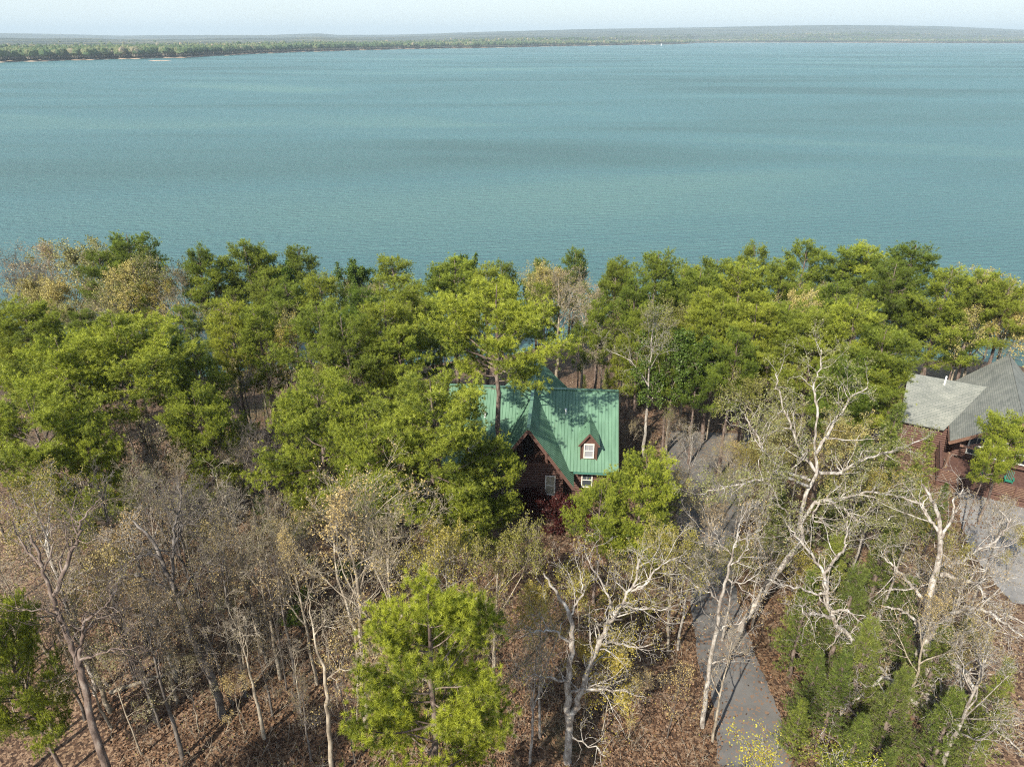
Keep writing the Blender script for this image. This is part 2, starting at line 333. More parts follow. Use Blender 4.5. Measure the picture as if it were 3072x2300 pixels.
# ------------------------------------------------------------------ far shore and hills
SH = [(-900, 1250), (-300, 1420), (0, 1588), (185, 1935), (324, 2770), (420, 3300), (490, 3568), (597, 4434), (686, 5350), (700, 6400), (760, 6600), (875, 6300), (1024, 5900), (1300, 5600), (2000, 5600)]
def shore_r(az):                       # az = x / y ; distance of the far shoreline
    px = az * 781 + 512
    return np.interp(px, [p[0] for p in SH], [p[1] for p in SH]) * (1 + .008 * np.sin(px * .13) + .005 * np.sin(px * .41))
HPX = [-400, 0, 60, 120, 200, 270, 320, 340, 400, 512, 600, 700, 760, 830, 930, 1024, 1300]
HPY = [34, 33, 34, 35.5, 35, 35, 33.2, 35, 34.5, 31, 29, 27.3, 26, 25, 26, 30, 31]
def fbm2(x, y, s, oct=4, seed=0):
    rng = np.random.default_rng(seed); out = 0; amp = 1; tot = 0
    for i in range(oct):
        for _ in range(3):
            a_ = rng.uniform(0, 2 * pi); ph = rng.uniform(0, 6.28); k = s * 2 ** i * rng.uniform(.7, 1.3)
            out = out + amp * np.sin((x * cos(a_) + y * sin(a_)) * k + ph + 1.5 * np.sin((x * sin(a_) - y * cos(a_)) * k * .6 + ph)); tot += amp
        amp *= .55
    return out / tot
def far_z(x, y):
    az = x / y; px = az * 781 + 512; s = shore_r(az); d = y - s
    v = np.interp(px, HPX, HPY) - 383
    slope = -(FPX * sin(PITCH) + v * cos(PITCH)) / (FPX * cos(PITCH) - v * sin(PITCH))   # rise per metre seen at the skyline
    crest = np.interp(px, HPX, HPY)
    rs = (CAM_Z - WATER_Z) / s; ps = 383 + (rs * FPX * cos(PITCH) - FPX * sin(PITCH)) / (cos(PITCH) + rs * sin(PITCH))   # picture height of the shoreline
    z = WATER_Z + .9 + 4 * sstep(0, 400, d) + 6 * sstep(400, 3000, d)
    for k_, (fr, Dk, wd, am) in enumerate([(.5, s + 900, 300, 1.6), (.66, s * 1.25 + 1500, 480, 2.2), (.84, s * 1.3 + 3000, 700, 2.0), (1.0, 11000, 2000, .25)]):
        Dk = np.minimum(Dk, 9500) if k_ < 3 else Dk
        Dk = Dk * (1 + .05 * np.sin(px * .021 + k_ * 2)); pk = ps + (crest - ps) * fr + am * fbm2(px, px * 0 + 40 * k_, .02, 4, 20 + k_)
        v_ = pk - 383; zc_ = CAM_Z - 9 - Dk * (FPX * sin(PITCH) + v_ * cos(PITCH)) / (FPX * cos(PITCH) - v_ * sin(PITCH))
        z = np.maximum(z, WATER_Z + 5 + (zc_ - WATER_Z - 5) * np.exp(-((y - Dk) / wd) ** 2))
    z = z + 4 * fbm2(x, y, .004, 3, 5) * sstep(200, 900, d)
    z = np.where(d < 0, WATER_Z - 4 + .0 * d, z)
    return z
m, n, b = mat('far_forest', 0.95); co = objco(n)
q = noise(n, 0.045, 8, co, .75); r = ramp(n, q.outputs[0], [(0.3, (0.022, 0.042, 0.02)), (0.48, (0.055, 0.078, 0.038)), (0.6, (0.12, 0.125, 0.07)), (0.72, (0.2, 0.165, 0.11))])
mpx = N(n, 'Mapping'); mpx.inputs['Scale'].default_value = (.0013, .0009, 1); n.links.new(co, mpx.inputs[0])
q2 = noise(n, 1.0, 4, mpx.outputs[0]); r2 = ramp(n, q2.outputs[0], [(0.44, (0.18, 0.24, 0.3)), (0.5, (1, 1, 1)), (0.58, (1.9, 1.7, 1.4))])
rd = ramp(n, q2.outputs[0], [(.44, (1, 1, 1)), (.5, (0, 0, 0))]); rl = ramp(n, q2.outputs[0], [(.56, (0, 0, 0)), (.62, (.7, .7, .7))])  # rd: dark evergreen patches, cloud shadow painted into the forest colour
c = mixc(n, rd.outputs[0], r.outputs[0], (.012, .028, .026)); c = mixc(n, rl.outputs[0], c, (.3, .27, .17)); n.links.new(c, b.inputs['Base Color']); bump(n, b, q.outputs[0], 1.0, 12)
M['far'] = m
def polar_mesh(name, azs, rfun, zf, m):
    X = []; Y = []
    for a_ in azs: yy = rfun(a_); X.append(a_ * yy); Y.append(yy)
    X = np.array(X); Y = np.array(Y); Z = zf(X, Y); nx, ny = X.shape
    idx = np.arange(nx * ny).reshape(nx, ny)
    F = np.stack([idx[:-1, :-1], idx[1:, :-1], idx[1:, 1:], idx[:-1, 1:]], -1).reshape(-1, 4)
    a = Acc(); a.add(np.stack([X, Y, Z], -1).reshape(-1, 3), F, m, None, True)
    o = link(name, a.build(name)); o['kind'] = 'structure'; return o
def canopy(x, y): return far_z(x, y) + sstep(120, 260, y - shore_r(x / y)) * (9 + 3.5 * fbm2(x, y, .03, 3, 9))
azs = np.linspace(-1.3, 1.3, 900); tt = np.linspace(0, 1, 300) ** 1.5
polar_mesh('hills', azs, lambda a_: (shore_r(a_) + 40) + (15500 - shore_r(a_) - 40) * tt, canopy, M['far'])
m, n, b = mat('shore_sand', 0.95); q = noise(n, 0.02, 5, objco(n)); r = ramp(n, q.outputs[0], [(0.4, (0.26, 0.19, 0.13)), (0.58, (0.5, 0.39, 0.28))]); n.links.new(r.outputs[0], b.inputs['Base Color'])
polar_mesh('far_shore', azs, lambda a_: shore_r(a_) + np.array([-8, 0, 10, 25, 60.0]), lambda x, y: WATER_Z + np.interp(y - shore_r(x / y), [-8, 0, 10, 60], [-1, .15, .9, 3.5]), m)
# distant wood along the far shore: thousands of crowns, one mass
import bmesh
bm = bmesh.new(); bmesh.ops.create_icosphere(bm, subdivisions=1, radius=1); iv = np.array([v.co[:] for v in bm.verts]); ifc = np.array([[v.index for v in f.verts] for f in bm.faces]); bm.free()
def crown_mass(name, pts, hts, wid, tints, m, mt, seed):
    rng = np.random.default_rng(seed); B = len(pts)
    j = 1 + rng.uniform(-.28, .28, (B, len(iv)))
    V = iv[None] * j[..., None]; V[..., 0] *= wid[:, None]; V[..., 1] *= wid[:, None]; V[..., 2] *= (hts * .36)[:, None]
    V = V + pts[:, None, :]; V[..., 2] += (hts * .66)[:, None]
    F = (ifc[None] + (np.arange(B) * len(iv))[:, None, None]).reshape(-1, 3)
    a = Acc(); a.add(V.reshape(-1, 3), F, m, np.repeat(tints, len(ifc)) + rng.uniform(-.06, .06, B * len(ifc)))
    a.tubes([(np.array([p, p + [0, 0, h * .6]]), np.array([.35, .25]) * h / 18) for p, h in zip(pts, hts)], 3, mt)
    return a.build(name)
m, n, b = mat('far_crowns', 0.95); at = N(n, 'Attribute', attribute_name='tint')
r = ramp(n, at.outputs['Fac'], [(0.0, (0.035, 0.065, 0.025)), (0.35, (0.06, 0.1, 0.035)), (0.6, (0.13, 0.145, 0.06)), (0.8, (0.21, 0.18, 0.11)), (1.0, (0.33, 0.24, 0.17))])
n.links.new(r.outputs[0], b.inputs['Base Color']); M['far_crown'] = m
rng = np.random.default_rng(11)
NT = 15000
az_ = rng.uniform(-.95, .95, NT); ss = shore_r(az_); dd = 14 + rng.exponential(1, NT) * (220 + .05 * ss); dd[:3500] = rng.uniform(12, 34, 3500)
yy = ss + dd; xx = az_ * yy; hh = rng.uniform(12, 22, NT) * (1 + .12 * (fbm2(xx, yy, .01, 2, 2)))
pts = np.stack([xx, yy, np.maximum(far_z(xx, yy), WATER_Z + .8)], 1)
tn = np.clip(.42 + .5 * fbm2(xx, yy, .006, 3, 8) + rng.normal(0, .15, NT), 0, 1)
o = link('far_wood', crown_mass('far_wood', pts, hh, rng.uniform(4, 9, NT), tn, M['far_crown'], M['tan_bark'], 5)); o['kind'] = 'stuff'
o['label'] = 'mixed woodland lining the far lake shore below the hazy hills'
# islet
c0 = P(477, 183, 1680); c0[2] = WATER_Z
q_ = PM(); ring = [(c0[0] + (26 + 6 * sin(3 * t)) * cos(t), c0[1] + 12 * sin(t), WATER_Z - .3) for t in np.arange(18) * pi / 9]
ring2 = [(c0[0] + (p[0] - c0[0]) * .6, c0[1] + (p[1] - c0[1]) * .6, WATER_Z + .9) for p in ring]
for i in range(18): q_.poly([ring[i], ring[(i + 1) % 18], ring2[(i + 1) % 18], ring2[i]])
q_.poly(ring2)
o = q_.build('islet', bpy.data.materials['shore_sand']); o['kind'] = 'structure'
# sailboat
def paint(name, col, rough=.5): m, n, b = mat(name, rough); b.inputs['Base Color'].default_value = (*col, 1); return m
WHITE = paint('white_paint', (.8, .8, .78))
bp = P(1984, 131, 4300)
t = tag(empty('sailboat', (bp[0], 4300, WATER_Z), .3), 'tiny white sailboat far out near the wooded point', 'sailboat')
q_ = PM(); sec = [(-5, .3, 1.1), (-4.6, 1.2, 1.1), (0, 1.7, 1.1), (3, 1.1, 1.2), (5.2, .05, 1.4)]
for (xa, wa, za), (xb, wb, zb) in zip(sec[:-1], sec[1:]):
    for s_ in (-1, 1): q_.poly([(xa, s_ * wa, za), (xb, s_ * wb, zb), (xb, s_ * wb * .5, -.2), (xa, s_ * wa * .5, -.2)])
    q_.poly([(xa, -wa, za), (xa, wa, za), (xb, wb, zb), (xb, -wb, zb)])
q_.poly([(-5, -.3, 1.1), (-5, .3, 1.1), (-5, .15, -.2), (-5, -.15, -.2)]); q_.build('hull', WHITE, t)
q_ = PM(); q_.beam((.5, 0, 1.1), (.5, 0, 15), .18, .18); q_.beam((.5, 0, 2.4), (-4.5, 0, 2.4), .15, .15); q_.build('mast', WHITE, t)
q_ = PM(); q_.prism([(.3, .02, 2.6), (-4.3, .02, 2.6), (.3, .02, 14.6)], (0, .04, 0)); q_.build('mainsail', WHITE, t)
q_ = PM(); q_.prism([(.8, .02, 2.0), (5, .02, 1.6), (.8, .02, 12)], (0, .04, 0)); q_.build('jib', WHITE, t)

# ------------------------------------------------------------------ buildings
m, n, b = mat('green_metal_roof', 0.38); q = noise(n, .5, 5, objco(n)); r = ramp(n, q.outputs[0], [(0.3, (0.105, 0.205, 0.13)), (0.7, (0.14, 0.26, 0.17))])
q2 = noise(n, 1.3, 8, objco(n), .8); r2 = ramp(n, q2.outputs[0], [(.62, (0, 0, 0)), (.72, (.75, .75, .75))])
q3 = noise(n, 1.0, 4, objco(n, (3.5, .5, .5))); r3 = ramp(n, q3.outputs[0], [(.35, (.8, .82, .8)), (.65, (1.1, 1.08, 1.06))])
c = mixc(n, r2.outputs[0], mixc(n, 1, r.outputs[0], r3.outputs[0], 'MULTIPLY'), (.17, .13, .07)); n.links.new(c, b.inputs['Base Color']); ROOF = m
TRIMG = paint('green_trim', (.07, .2, .15), .5)
m, n, b = mat('log_stain', 0.75); q = noise(n, 5, 5, objco(n, (1, 1, 3))); r = ramp(n, q.outputs[0], [(0.3, (0.075, 0.036, 0.026)), (0.7, (0.16, 0.085, 0.062))])
n.links.new(r.outputs[0], b.inputs['Base Color']); LOG = m
m, n, b = mat('cedar_boards', 0.75); q = noise(n, 6, 5, objco(n, (3, 1, 1))); r = ramp(n, q.outputs[0], [(0.3, (0.13, 0.07, 0.045)), (0.7, (0.24, 0.14, 0.095))])
n.links.new(r.outputs[0], b.inputs['Base Color']); CEDAR = m
CREAM = paint('cream_frame', (.74, .71, .62)); DARK = paint('dark_interior', (.03, .022, .02), .8)
BLIND = paint('cream_blind', (.42, .38, .27), .8); LACE = paint('lace_curtain', (.3, .3, .31), .8)
m, n, b = mat('window_glass', 0.08); b.inputs['Base Color'].default_value = (.06, .07, .08, 1); GLASS = m
m, n, b = mat('shingles', 0.9); co = objco(n)
br = N(n, 'TexBrick'); br.inputs['Scale'].default_value = 1; br.inputs['Brick Width'].default_value = .5; br.inputs['Row Height'].default_value = .2
br.inputs['Mortar Size'].default_value = .018; br.inputs['Color1'].default_value = (.22, .225, .195, 1); br.inputs['Color2'].default_value = (.28, .28, .245, 1); br.inputs['Mortar'].default_value = (.13, .15, .13, 1)
uvn = N(n, 'UVMap'); n.links.new(uvn.outputs[0], br.inputs[0])
q = noise(n, .7, 5, co); r = ramp(n, q.outputs[0], [(0.35, (.72, .74, .74)), (0.65, (1.05, 1.05, 1.02))]); c = mixc(n, 1, br.outputs[0], r.outputs[0], 'MULTIPLY')
n.links.new(c, b.inputs['Base Color']); SHING = m

def metal_slope(parent, a, b_, c_, d, name, m=ROOF, sp=.3, rib=.035):
    """ribbed sheet over the quad a-b (ridge) c-d (eave), ribs running down the slope"""
    a, b_, c_, d = map(Vector, (a, b_, c_, d)); nrm = (b_ - a).cross(d - a).normalized()
    if nrm.z < 0: nrm = -nrm
    q_ = PM(); q_.prism([a, b_, c_, d], -nrm * .1); k = max(2, int((b_ - a).length / sp))
    for i in range(k + 1):
        t = i / k; p0 = a.lerp(b_, t); p1 = d.lerp(c_, t); u = (b_ - a).normalized() * .035
        p0 = p0 + nrm * .002; p1 = p1 + nrm * .002
        q_.v += [tuple(x) for x in (p0 - u, p0 + nrm * rib, p0 + u, p1 - u, p1 + nrm * rib, p1 + u)]; i0 = len(q_.v) - 6
        q_.f += [(i0, i0 + 1, i0 + 4, i0 + 3), (i0 + 1, i0 + 2, i0 + 5, i0 + 4), (i0 + 3, i0 + 4, i0 + 5)]
    return q_.build(name, m, parent)
def window(parent, c_, w, h, depth=.06, pane=GLASS, rz=0, muntin=True):
    """cream framed window facing local -y of its wall, centre c_"""
    e = PM(); x, y, z = c_; R = lambda dx, dy: (x + dx * cos(rz) - dy * sin(rz), y + dx * sin(rz) + dy * cos(rz))
    def bx(dx, dz, ww, hh, dy, dd): p = R(dx, dy); e.box((p[0], p[1], z + dz), (ww, dd, hh), rz)
    for s_ in (-1, 1): bx(s_ * w / 2, 0, .1, h + .1, -depth, .1)
    for s_ in (-1, 1): bx(0, s_ * h / 2, w - .1, .1, -depth, .102)
    bx(0, 0, w - .1, .06, -depth + .01, .06)
    if muntin: bx(0, h * .25, .03, h * .5 - .12, -depth + .02, .03)
    f = e.build('window', CREAM, parent)
    g = PM(); p = R(0, -depth + .05); g.box((p[0], p[1], z), (w - .08, .02, h - .08), rz); g.build('pane', pane, f)
    return f
HZ = gz(2, 56) - .3
house = tag(empty('log_house', (2.0, 59.0, HZ), radians(-4.7)), 'brown log cabin with a green ribbed metal roof behind the big pines', 'house')
o0 = -HZ
zr, ze, ry, hx = 8.5 + o0, 3.45 + o0, 6.15, 7.9
k = (zr - ze) / ry
metal_slope(house, (-hx, 0, zr), (hx, 0, zr), (hx, -ry, ze), (-hx, -ry, ze), 'roof')
metal_slope(house, (-hx, 0, zr), (hx, 0, zr), (hx, ry, ze), (-hx, ry, ze), 'roof')
gk = 1.42; gx = 4.0; gy0, gy1 = -7.75, 6.6; gzr = zr + .06
for s_ in (-1, 1):
    metal_slope(house, (0, gy0, gzr), (0, .2, gzr), (s_ * gx, .2, gzr - gk * gx), (s_ * gx, gy0, gzr - gk * gx), 'roof', sp=.3, rib=.045)
    metal_slope(house, (0, .22, gzr), (0, gy1, gzr), (s_ * 4.5, gy1, gzr - 4.5), (s_ * 4.5, .22, gzr - 4.5), 'roof', sp=.3, rib=.045)
q_ = PM(); q_.beam((-hx, 0, zr + .03), (hx, 0, zr + .03), .35, .06); q_.beam((0, gy0, gzr + .04), (0, gy1, gzr + .04), .3, .06); q_.build('ridge_cap', ROOF, house)
def board(a, b_, w, h): q_ = PM(); q_.beam(a, b_, w, h); q_.build('rake_board', LOG, house)
for s_ in (-1, 1):                                          # rake boards
    board((0, gy0 - .03, gzr - .2), (s_ * gx, gy0 - .03, gzr - .2 - gk * gx), .05, .28)
    board((0, gy1 + .03, gzr - .2), (s_ * 4.5, gy1 + .03, gzr - 4.7), .05, .28)
    for t in (-1, 1): board((t * (hx + .03), 0, zr - .15), (t * (hx + .03), s_ * ry, ze - .15), .05, .2)
def gable_span(half, apex, kk, lim): return lambda z: (half - min(lim, (apex - z) / kk), half + min(lim, (apex - z) / kk))
q_ = PM()
for s_ in (-1, 1): q_.logs((s_ * 7.2 if s_ < 0 else 2.95, -5.3), (-2.95 if s_ < 0 else 7.2, -5.3), -.6, ze + .5)
q_.logs((-7.2, 5.3), (7.2, 5.3), -2, ze + .5)
for s_ in (-1, 1): q_.logs((s_ * 7.3, -5.4), (s_ * 7.3, 5.4), -2, zr - .5, top=gable_span(5.4, zr - .35, k, 5.4))
q_.logs((-2.95, -6.95), (2.95, -6.95), -.6, 4.35 + o0)
for s_ in (-1, 1): q_.logs((s_ * 2.95, -6.95), (s_ * 2.95, -5.3), -.6, 4.0 + o0)
q_.logs((-3.6, -5.15), (3.6, -5.15), 4.4 + o0, gzr - .6, top=gable_span(3.6, gzr - .35, gk, 3.6))
q_.logs((-3.6, 6.0), (3.6, 6.0), -2, gzr - .6, top=gable_span(3.6, gzr - .35, gk, 3.6))
q_.build('log_wall', LOG, house, True)
q_ = PM(); q_.box((0, -5.6, 4.42 + o0), (5.6, 2.9, .14)); q_.beam((-2.6, -7.0, 4.62 + o0), (2.6, -7.0, 4.62 + o0), .22, .22); q_.build('balcony', LOG, house)
for x in (-1.55, 1.55): 
    q_ = PM(); q_.beam((x, -6.98, 4.5 + o0), (x, -6.98, gzr - gk * abs(x) - .25), .24, .24); q_.build('post', LOG, house)
q_ = PM(); q_.box((-.1, -5.05 - .26, 5.6 + o0), (.95, .06, 2.1)); q_.build('door', DARK, house)
window(house, (1.95, -7.08, 2.55 + o0), .8, 1.95, .07, BLIND)
window(house, (-1.95, -7.08, 2.55 + o0), .8, 1.95, .07, BLIND)
window(house, (5.2, -5.44, 2.2 + o0), .9, 1.5); window(house, (-5.2, -5.44, 2.2 + o0), .9, 1.5)
for s_ in (-1, 1):                                           # two dormers
    cx = s_ * 5.15 + .1; yf = -5.2; zb = zr - k * 5.3; w = .74; za = 7.0 + o0; dk = 1.35
    d_ = PM(); zs = za - .14 - dk * w
    d_.prism([(cx - w, yf, zb - .1), (cx + w, yf, zb - .1), (cx + w, yf, zs), (cx, yf, za - .14), (cx - w, yf, zs)], (0, 3.2, 0)); dm = d_.build('dormer', LOG, house)
    for t in (-1, 1):
        metal_slope(dm, (cx, yf - .22, za), (cx, -1.6, za), (cx + t * (w + .17), -1.6, za - dk * (w + .17)), (cx + t * (w + .17), yf - .22, za - dk * (w + .17)), 'dormer_roof', sp=.3)
    d_ = PM()
    for t in (-1, 1): d_.beam((cx, yf - .25, za - .12), (cx + t * (w + .17), yf - .25, za - .12 - dk * (w + .17)), .05, .17); d_.beam((cx + t * (w - .02), yf - .03, zb), (cx + t * (w - .02), yf - .03, zs + .05), .12, .06)
    d_.build('dormer_trim', LOG, dm)
    window(dm, (cx, yf, zb + .95), .82, 1.36, .05, LACE)
q_ = PM(); q_.box((8.7, -1.5, .9), (2.6, 7.5, .16))                       # side deck
for y in np.arange(-5, 2.3, 1.2): q_.beam((9.9, y, -1), (9.9, y, 1.9), .12, .12)
q_.beam((9.9, -5.2, 1.9), (9.9, 2.2, 1.9), .12, .08); q_.beam((9.9, -5.2, 1.45), (9.9, 2.2, 1.45), .06, .06); q_.build('side_deck', LOG, house)
q_ = PM(); q_.box((-1.9, 2.0, zr + .2), (.8, .8, 1.9)); q_.box((-1.9, 2.0, zr + 1.2), (.95, .95, .12))
for x_, y_ in ((3.1, -1.9), (-4.3, -2.4)):
    zz = zr - k * abs(y_) - .1; q_ = PM(); q_.box((x_, y_, zz + .25), (.12, .12, .6)); q_.box((x_, y_, zz + .57), (.2, .2, .05)); q_.build('vent_pipe', WHITE, house)
q_ = PM(); q_.beam((3.95, -ry - .07, ze - .08), (hx, -ry - .07, ze - .08), .12, .12); q_.build('gutter', TRIMG, house)
# ---- second house, right
B2Z = -1.2
ed = Vector((.477, .879, 0)); en = Vector((.879, -.477, 0)); fe = Vector((42.2, 58.5, 0))
def L2(u, w, z): p = fe + ed * u + en * w; return (p.x, p.y, z)       # u back along the eave, w towards the ridge
lodge = tag(empty('log_lodge', (50, 62, B2Z), 0), 'brown log lodge with a grey green shingle roof beside the concrete court', 'house')
def shingle_slope(pts, name, parent):
    a = Vector(pts[0]); u = (Vector(pts[1]) - a).normalized(); nr = u.cross(Vector(pts[-1]) - a).normalized(); 
    if nr.z < 0: nr = -nr
    v = nr.cross(u); q_ = PM(); q_.prism(pts, -nr * .14)
    o = q_.build(name, SHING, None); uv = o.data.uv_layers.new(name='UVMap')
    for l in o.data.loops:
        p = Vector(o.data.vertices[l.vertex_index].co) - a; uv.data[l.index].uv = (p.dot(u), p.dot(v))
    o.parent = parent; o.matrix_parent_inverse = parent.matrix_basis.inverted(); return o
rz_, ez_ = 7.6, 3.0; rw = 4.6
shingle_slope([L2(-2.5, rw, rz_), L2(14.2, rw, rz_), L2(14.2, 0, ez_), L2(0, 0, ez_)], 'roof', lodge)
shingle_slope([L2(14.2, rw, rz_), L2(-2.5, rw, rz_), L2(0, 2 * rw, ez_), L2(14.2, 2 * rw, ez_)], 'roof', lodge)
wz = 5.75; wu = 8.6
wing_ridge_end = 1.0
shingle_slope([L2(wu, 2.75, wz), L2(wu, -4.4, wz), L2(wu - 5.6, -4.4, 2.6), L2(wu - 5.6, -.4, 2.6)], 'wing_roof', lodge)
shingle_slope([L2(wu, 2.75, wz), L2(wu, -4.4, wz), L2(wu + 5.6, -4.4, 2.6), L2(wu + 5.6, -.4, 2.6)], 'wing_roof', lodge)
def b2(pm, name, m, smooth=False):
    o = pm.build(name, m, None, smooth); o.parent = lodge; o.matrix_parent_inverse = lodge.matrix_basis.inverted(); return o
q_ = PM(); q_.beam(L2(-2.5, rw, rz_ - .25), L2(0, -.05, ez_ - .2), .1, .3); q_.beam(L2(-2.5, rw, rz_ - .25), L2(0, 2 * rw + .05, ez_ - .2), .1, .3)
q_.beam(L2(0, -.05, ez_ - .15), L2(14.2, -.05, ez_ - .15), .06, .18); b2(q_, 'rake_board', CEDAR)
q_ = PM()
q_.logs(L2(2.2, .8, 0), L2(2.2, 8.4, 0), B2Z, 7.2, top=lambda z: (max(0, (z - ez_ + .2) / (4.6 / rw) - .8), min(7.6, 8.4 - .0 - (z - ez_ + .2) / (4.6 / rw))))
q_.logs(L2(2.2, .8, 0), L2(13.6, .8, 0), B2Z, 3.4); q_.logs(L2(13.6, .8, 0), L2(13.6, 8.4, 0), B2Z, 3.4); q_.logs(L2(2.2, 8.4, 0), L2(13.6, 8.4, 0), B2Z, 3.2)
q_.logs(L2(3.6, -4.0, 0), L2(3.6, .7, 0), B2Z - 1, 2.6); q_.logs(L2(3.6, -4.0, 0), L2(13.4, -4.0, 0), B2Z - 1, 2.6)
b2(q_, 'log_wall', LOG, True)
q_ = PM(); p = L2(2.0, 4.6, 1.6)
for w_ in (2.4, 4.4, 6.4):
    f_ = window(lodge, (L2(2.05, w_, 0)[0] - 50, L2(2.05, w_, 0)[1] - 62, 2.2 - B2Z), 1.2, 1.9, .18, GLASS, math.atan2(en.y, en.x))
q_ = PM(); pp = [L2(-3.8, -.6, .55), L2(-3.8, 9.6, .55), L2(2.1, 9.6, .55), L2(2.1, -.6, .55)]; q_.prism(pp, (0, 0, .14))
for w_ in np.arange(-.5, 9.7, 2.0): q_.beam(L2(-3.7, w_, B2Z), L2(-3.7, w_, 1.85), .18, .18)
for u_ in (-1.7, .3, 2.0): q_.beam(L2(u_, -.5, B2Z), L2(u_, -.5, 1.85), .16, .16)
q_.beam(L2(-3.7, -.6, 1.85), L2(-3.7, 9.6, 1.85), .2, .1); q_.beam(L2(-3.7, -.5, 1.85), L2(2.0, -.5, 1.85), .2, .1)
b2(q_, 'deck', LOG)
q_ = PM()
for z_ in np.arange(.85, 1.8, .17): q_.beam(L2(-3.72, -.5, z_), L2(-3.72, 9.6, z_), .1, .08); q_.beam(L2(-3.7, -.52, z_), L2(2.0, -.52, z_), .1, .08)
b2(q_, 'railing', CEDAR)
q_ = PM()
for z_ in np.arange(B2Z, .5, .3): q_.beam(L2(-3.72, -.5, z_), L2(-3.72, 9.6, z_), .06, .26)
b2(q_, 'skirting', LOG)
for w_, uu in ((.0, -2.4), (9.2, -2.4)):
    q_ = PM(); q_.beam(L2(-1.9, w_, .6), L2(-1.9, w_, ez_ + max(0, rw - abs(w_ - rw)) - .2), .22, .22); b2(q_, 'post', CEDAR)
q_ = PM(); q_.beam(L2(-2.0, 1.4, 4.0), L2(-2.0, rw, 5.6), .16, .16); q_.beam(L2(-2.0, 7.6, 4.0), L2(-2.0, rw, 5.6), .16, .16); q_.beam(L2(-2.0, .6, 3.8), L2(-2.0, 8.6, 3.8), .18, .18); b2(q_, 'truss', CEDAR)
q_ = PM(); vp = L2(wu - .6, -1.0, wz - .5)
for i in range(8):
    a0, a1 = i * pi / 4, (i + 1) * pi / 4; q_.poly([(vp[0] + .09 * cos(a0), vp[1] + .09 * sin(a0), vp[2]), (vp[0] + .09 * cos(a1), vp[1] + .09 * sin(a1), vp[2]), (vp[0] + .09 * cos(a1), vp[1] + .09 * sin(a1), vp[2] + 1.1), (vp[0] + .09 * cos(a0), vp[1] + .09 * sin(a0), vp[2] + 1.1)])
q_.poly([(vp[0] + .09 * cos(i * pi / 4), vp[1] + .09 * sin(i * pi / 4), vp[2] + 1.1) for i in range(8)])
b2(q_, 'vent_pipe', WHITE)
# wagon wheel on the railing, green chairs on the deck
def torus_pts(c_, U, V, r, k=18): return [np.array(c_) + np.array(U) * r * cos(t) + np.array(V) * r * sin(t) for t in np.linspace(0, 2 * pi, k)]
wc = L2(-3.95, 1.7, 1.25); U = np.array(en); V = np.array((0, 0, 1.0))
a = Acc(); a.tubes([(np.array(torus_pts(wc, U, V, .62, 22)), np.full(22, .07)), (np.array(torus_pts(wc, U, V, .12, 10)), np.full(10, .07))], 6, LOG)
a.tubes([(np.array([np.array(wc) + (U * cos(t) + V * sin(t)) * .1, np.array(wc) + (U * cos(t) + V * sin(t)) * .6]), np.array([.03, .03])) for t in np.arange(10) * pi / 5], 5, LOG)
tag(link('wagon_wheel', a.build('wagon_wheel')), 'old wooden wagon wheel hung on the lodge deck railing', 'wheel')
GREENP = paint('green_plastic', (.03, .22, .14), .5)
def deck_chair(u_, w_, rz, label):
    p = L2(u_, w_, .69); t = tag(empty('deck_chair', p, rz), label, 'chair', 'green chairs on the lodge deck')
    q_ = PM()
    for i in range(5): q_.box((0, -.25 + i * .12, .38 - i * .02), (.55, .1, .03))
    q_.build('seat', GREENP, t)
    q_ = PM()
    for i in range(5): q_.beam((-.24 + i * .12, .26, .3), (-.26 + i * .13, .52, 1.12 + .06 * (2 - abs(i - 2))), .1, .03)
    q_.build('backrest', GREENP, t)
    for s_ in (-1, 1):
        q_ = PM(); q_.box((s_ * .34, 0, .6), (.12, .7, .03)); q_.build('armrest', GREENP, t)
        q_ = PM(); q_.beam((s_ * .3, -.28, 0), (s_ * .3, -.28, .59), .09, .04); q_.build('leg', GREENP, t)
        q_ = PM(); q_.beam((s_ * .3, .5, 0), (s_ * .3, .1, .4), .09, .04); q_.build('leg', GREENP, t)
deck_chair(-1.6, 3.4, -.3, 'green slatted deck chair nearest the wagon wheel'); deck_chair(-1.5, 5.2, -.6, 'green slatted deck chair farther from the wagon wheel')
# boulder
bp = G(2266, 1525)
bmb = bmesh.new(); bmesh.ops.create_icosphere(bmb, subdivisions=3, radius=.75)
for v in bmb.verts: v.co = v.co * (1 + .12 * sin(v.co.x * 4 + 1) * cos(v.co.y * 3) + .06 * sin(v.co.z * 9)); v.co.z *= .75
me = bpy.data.meshes.new('boulder'); bmb.to_mesh(me); bmb.free(); m, n, b = mat('stone', .9); q = noise(n, 3, 6, objco(n)); r = ramp(n, q.outputs[0], [(.3, (.22, .2, .17)), (.7, (.42, .39, .35))]); n.links.new(r.outputs[0], b.inputs['Base Color']); bump(n, b, q.outputs[0], .5, .1)
me.materials.append(m)
for p_ in me.polygons: p_.use_smooth = True
o = link('boulder', me); o.location = (bp[0], bp[1], bp[2] + .4); tag(o, 'pale rounded boulder beside the driveway bend', 'boulder')

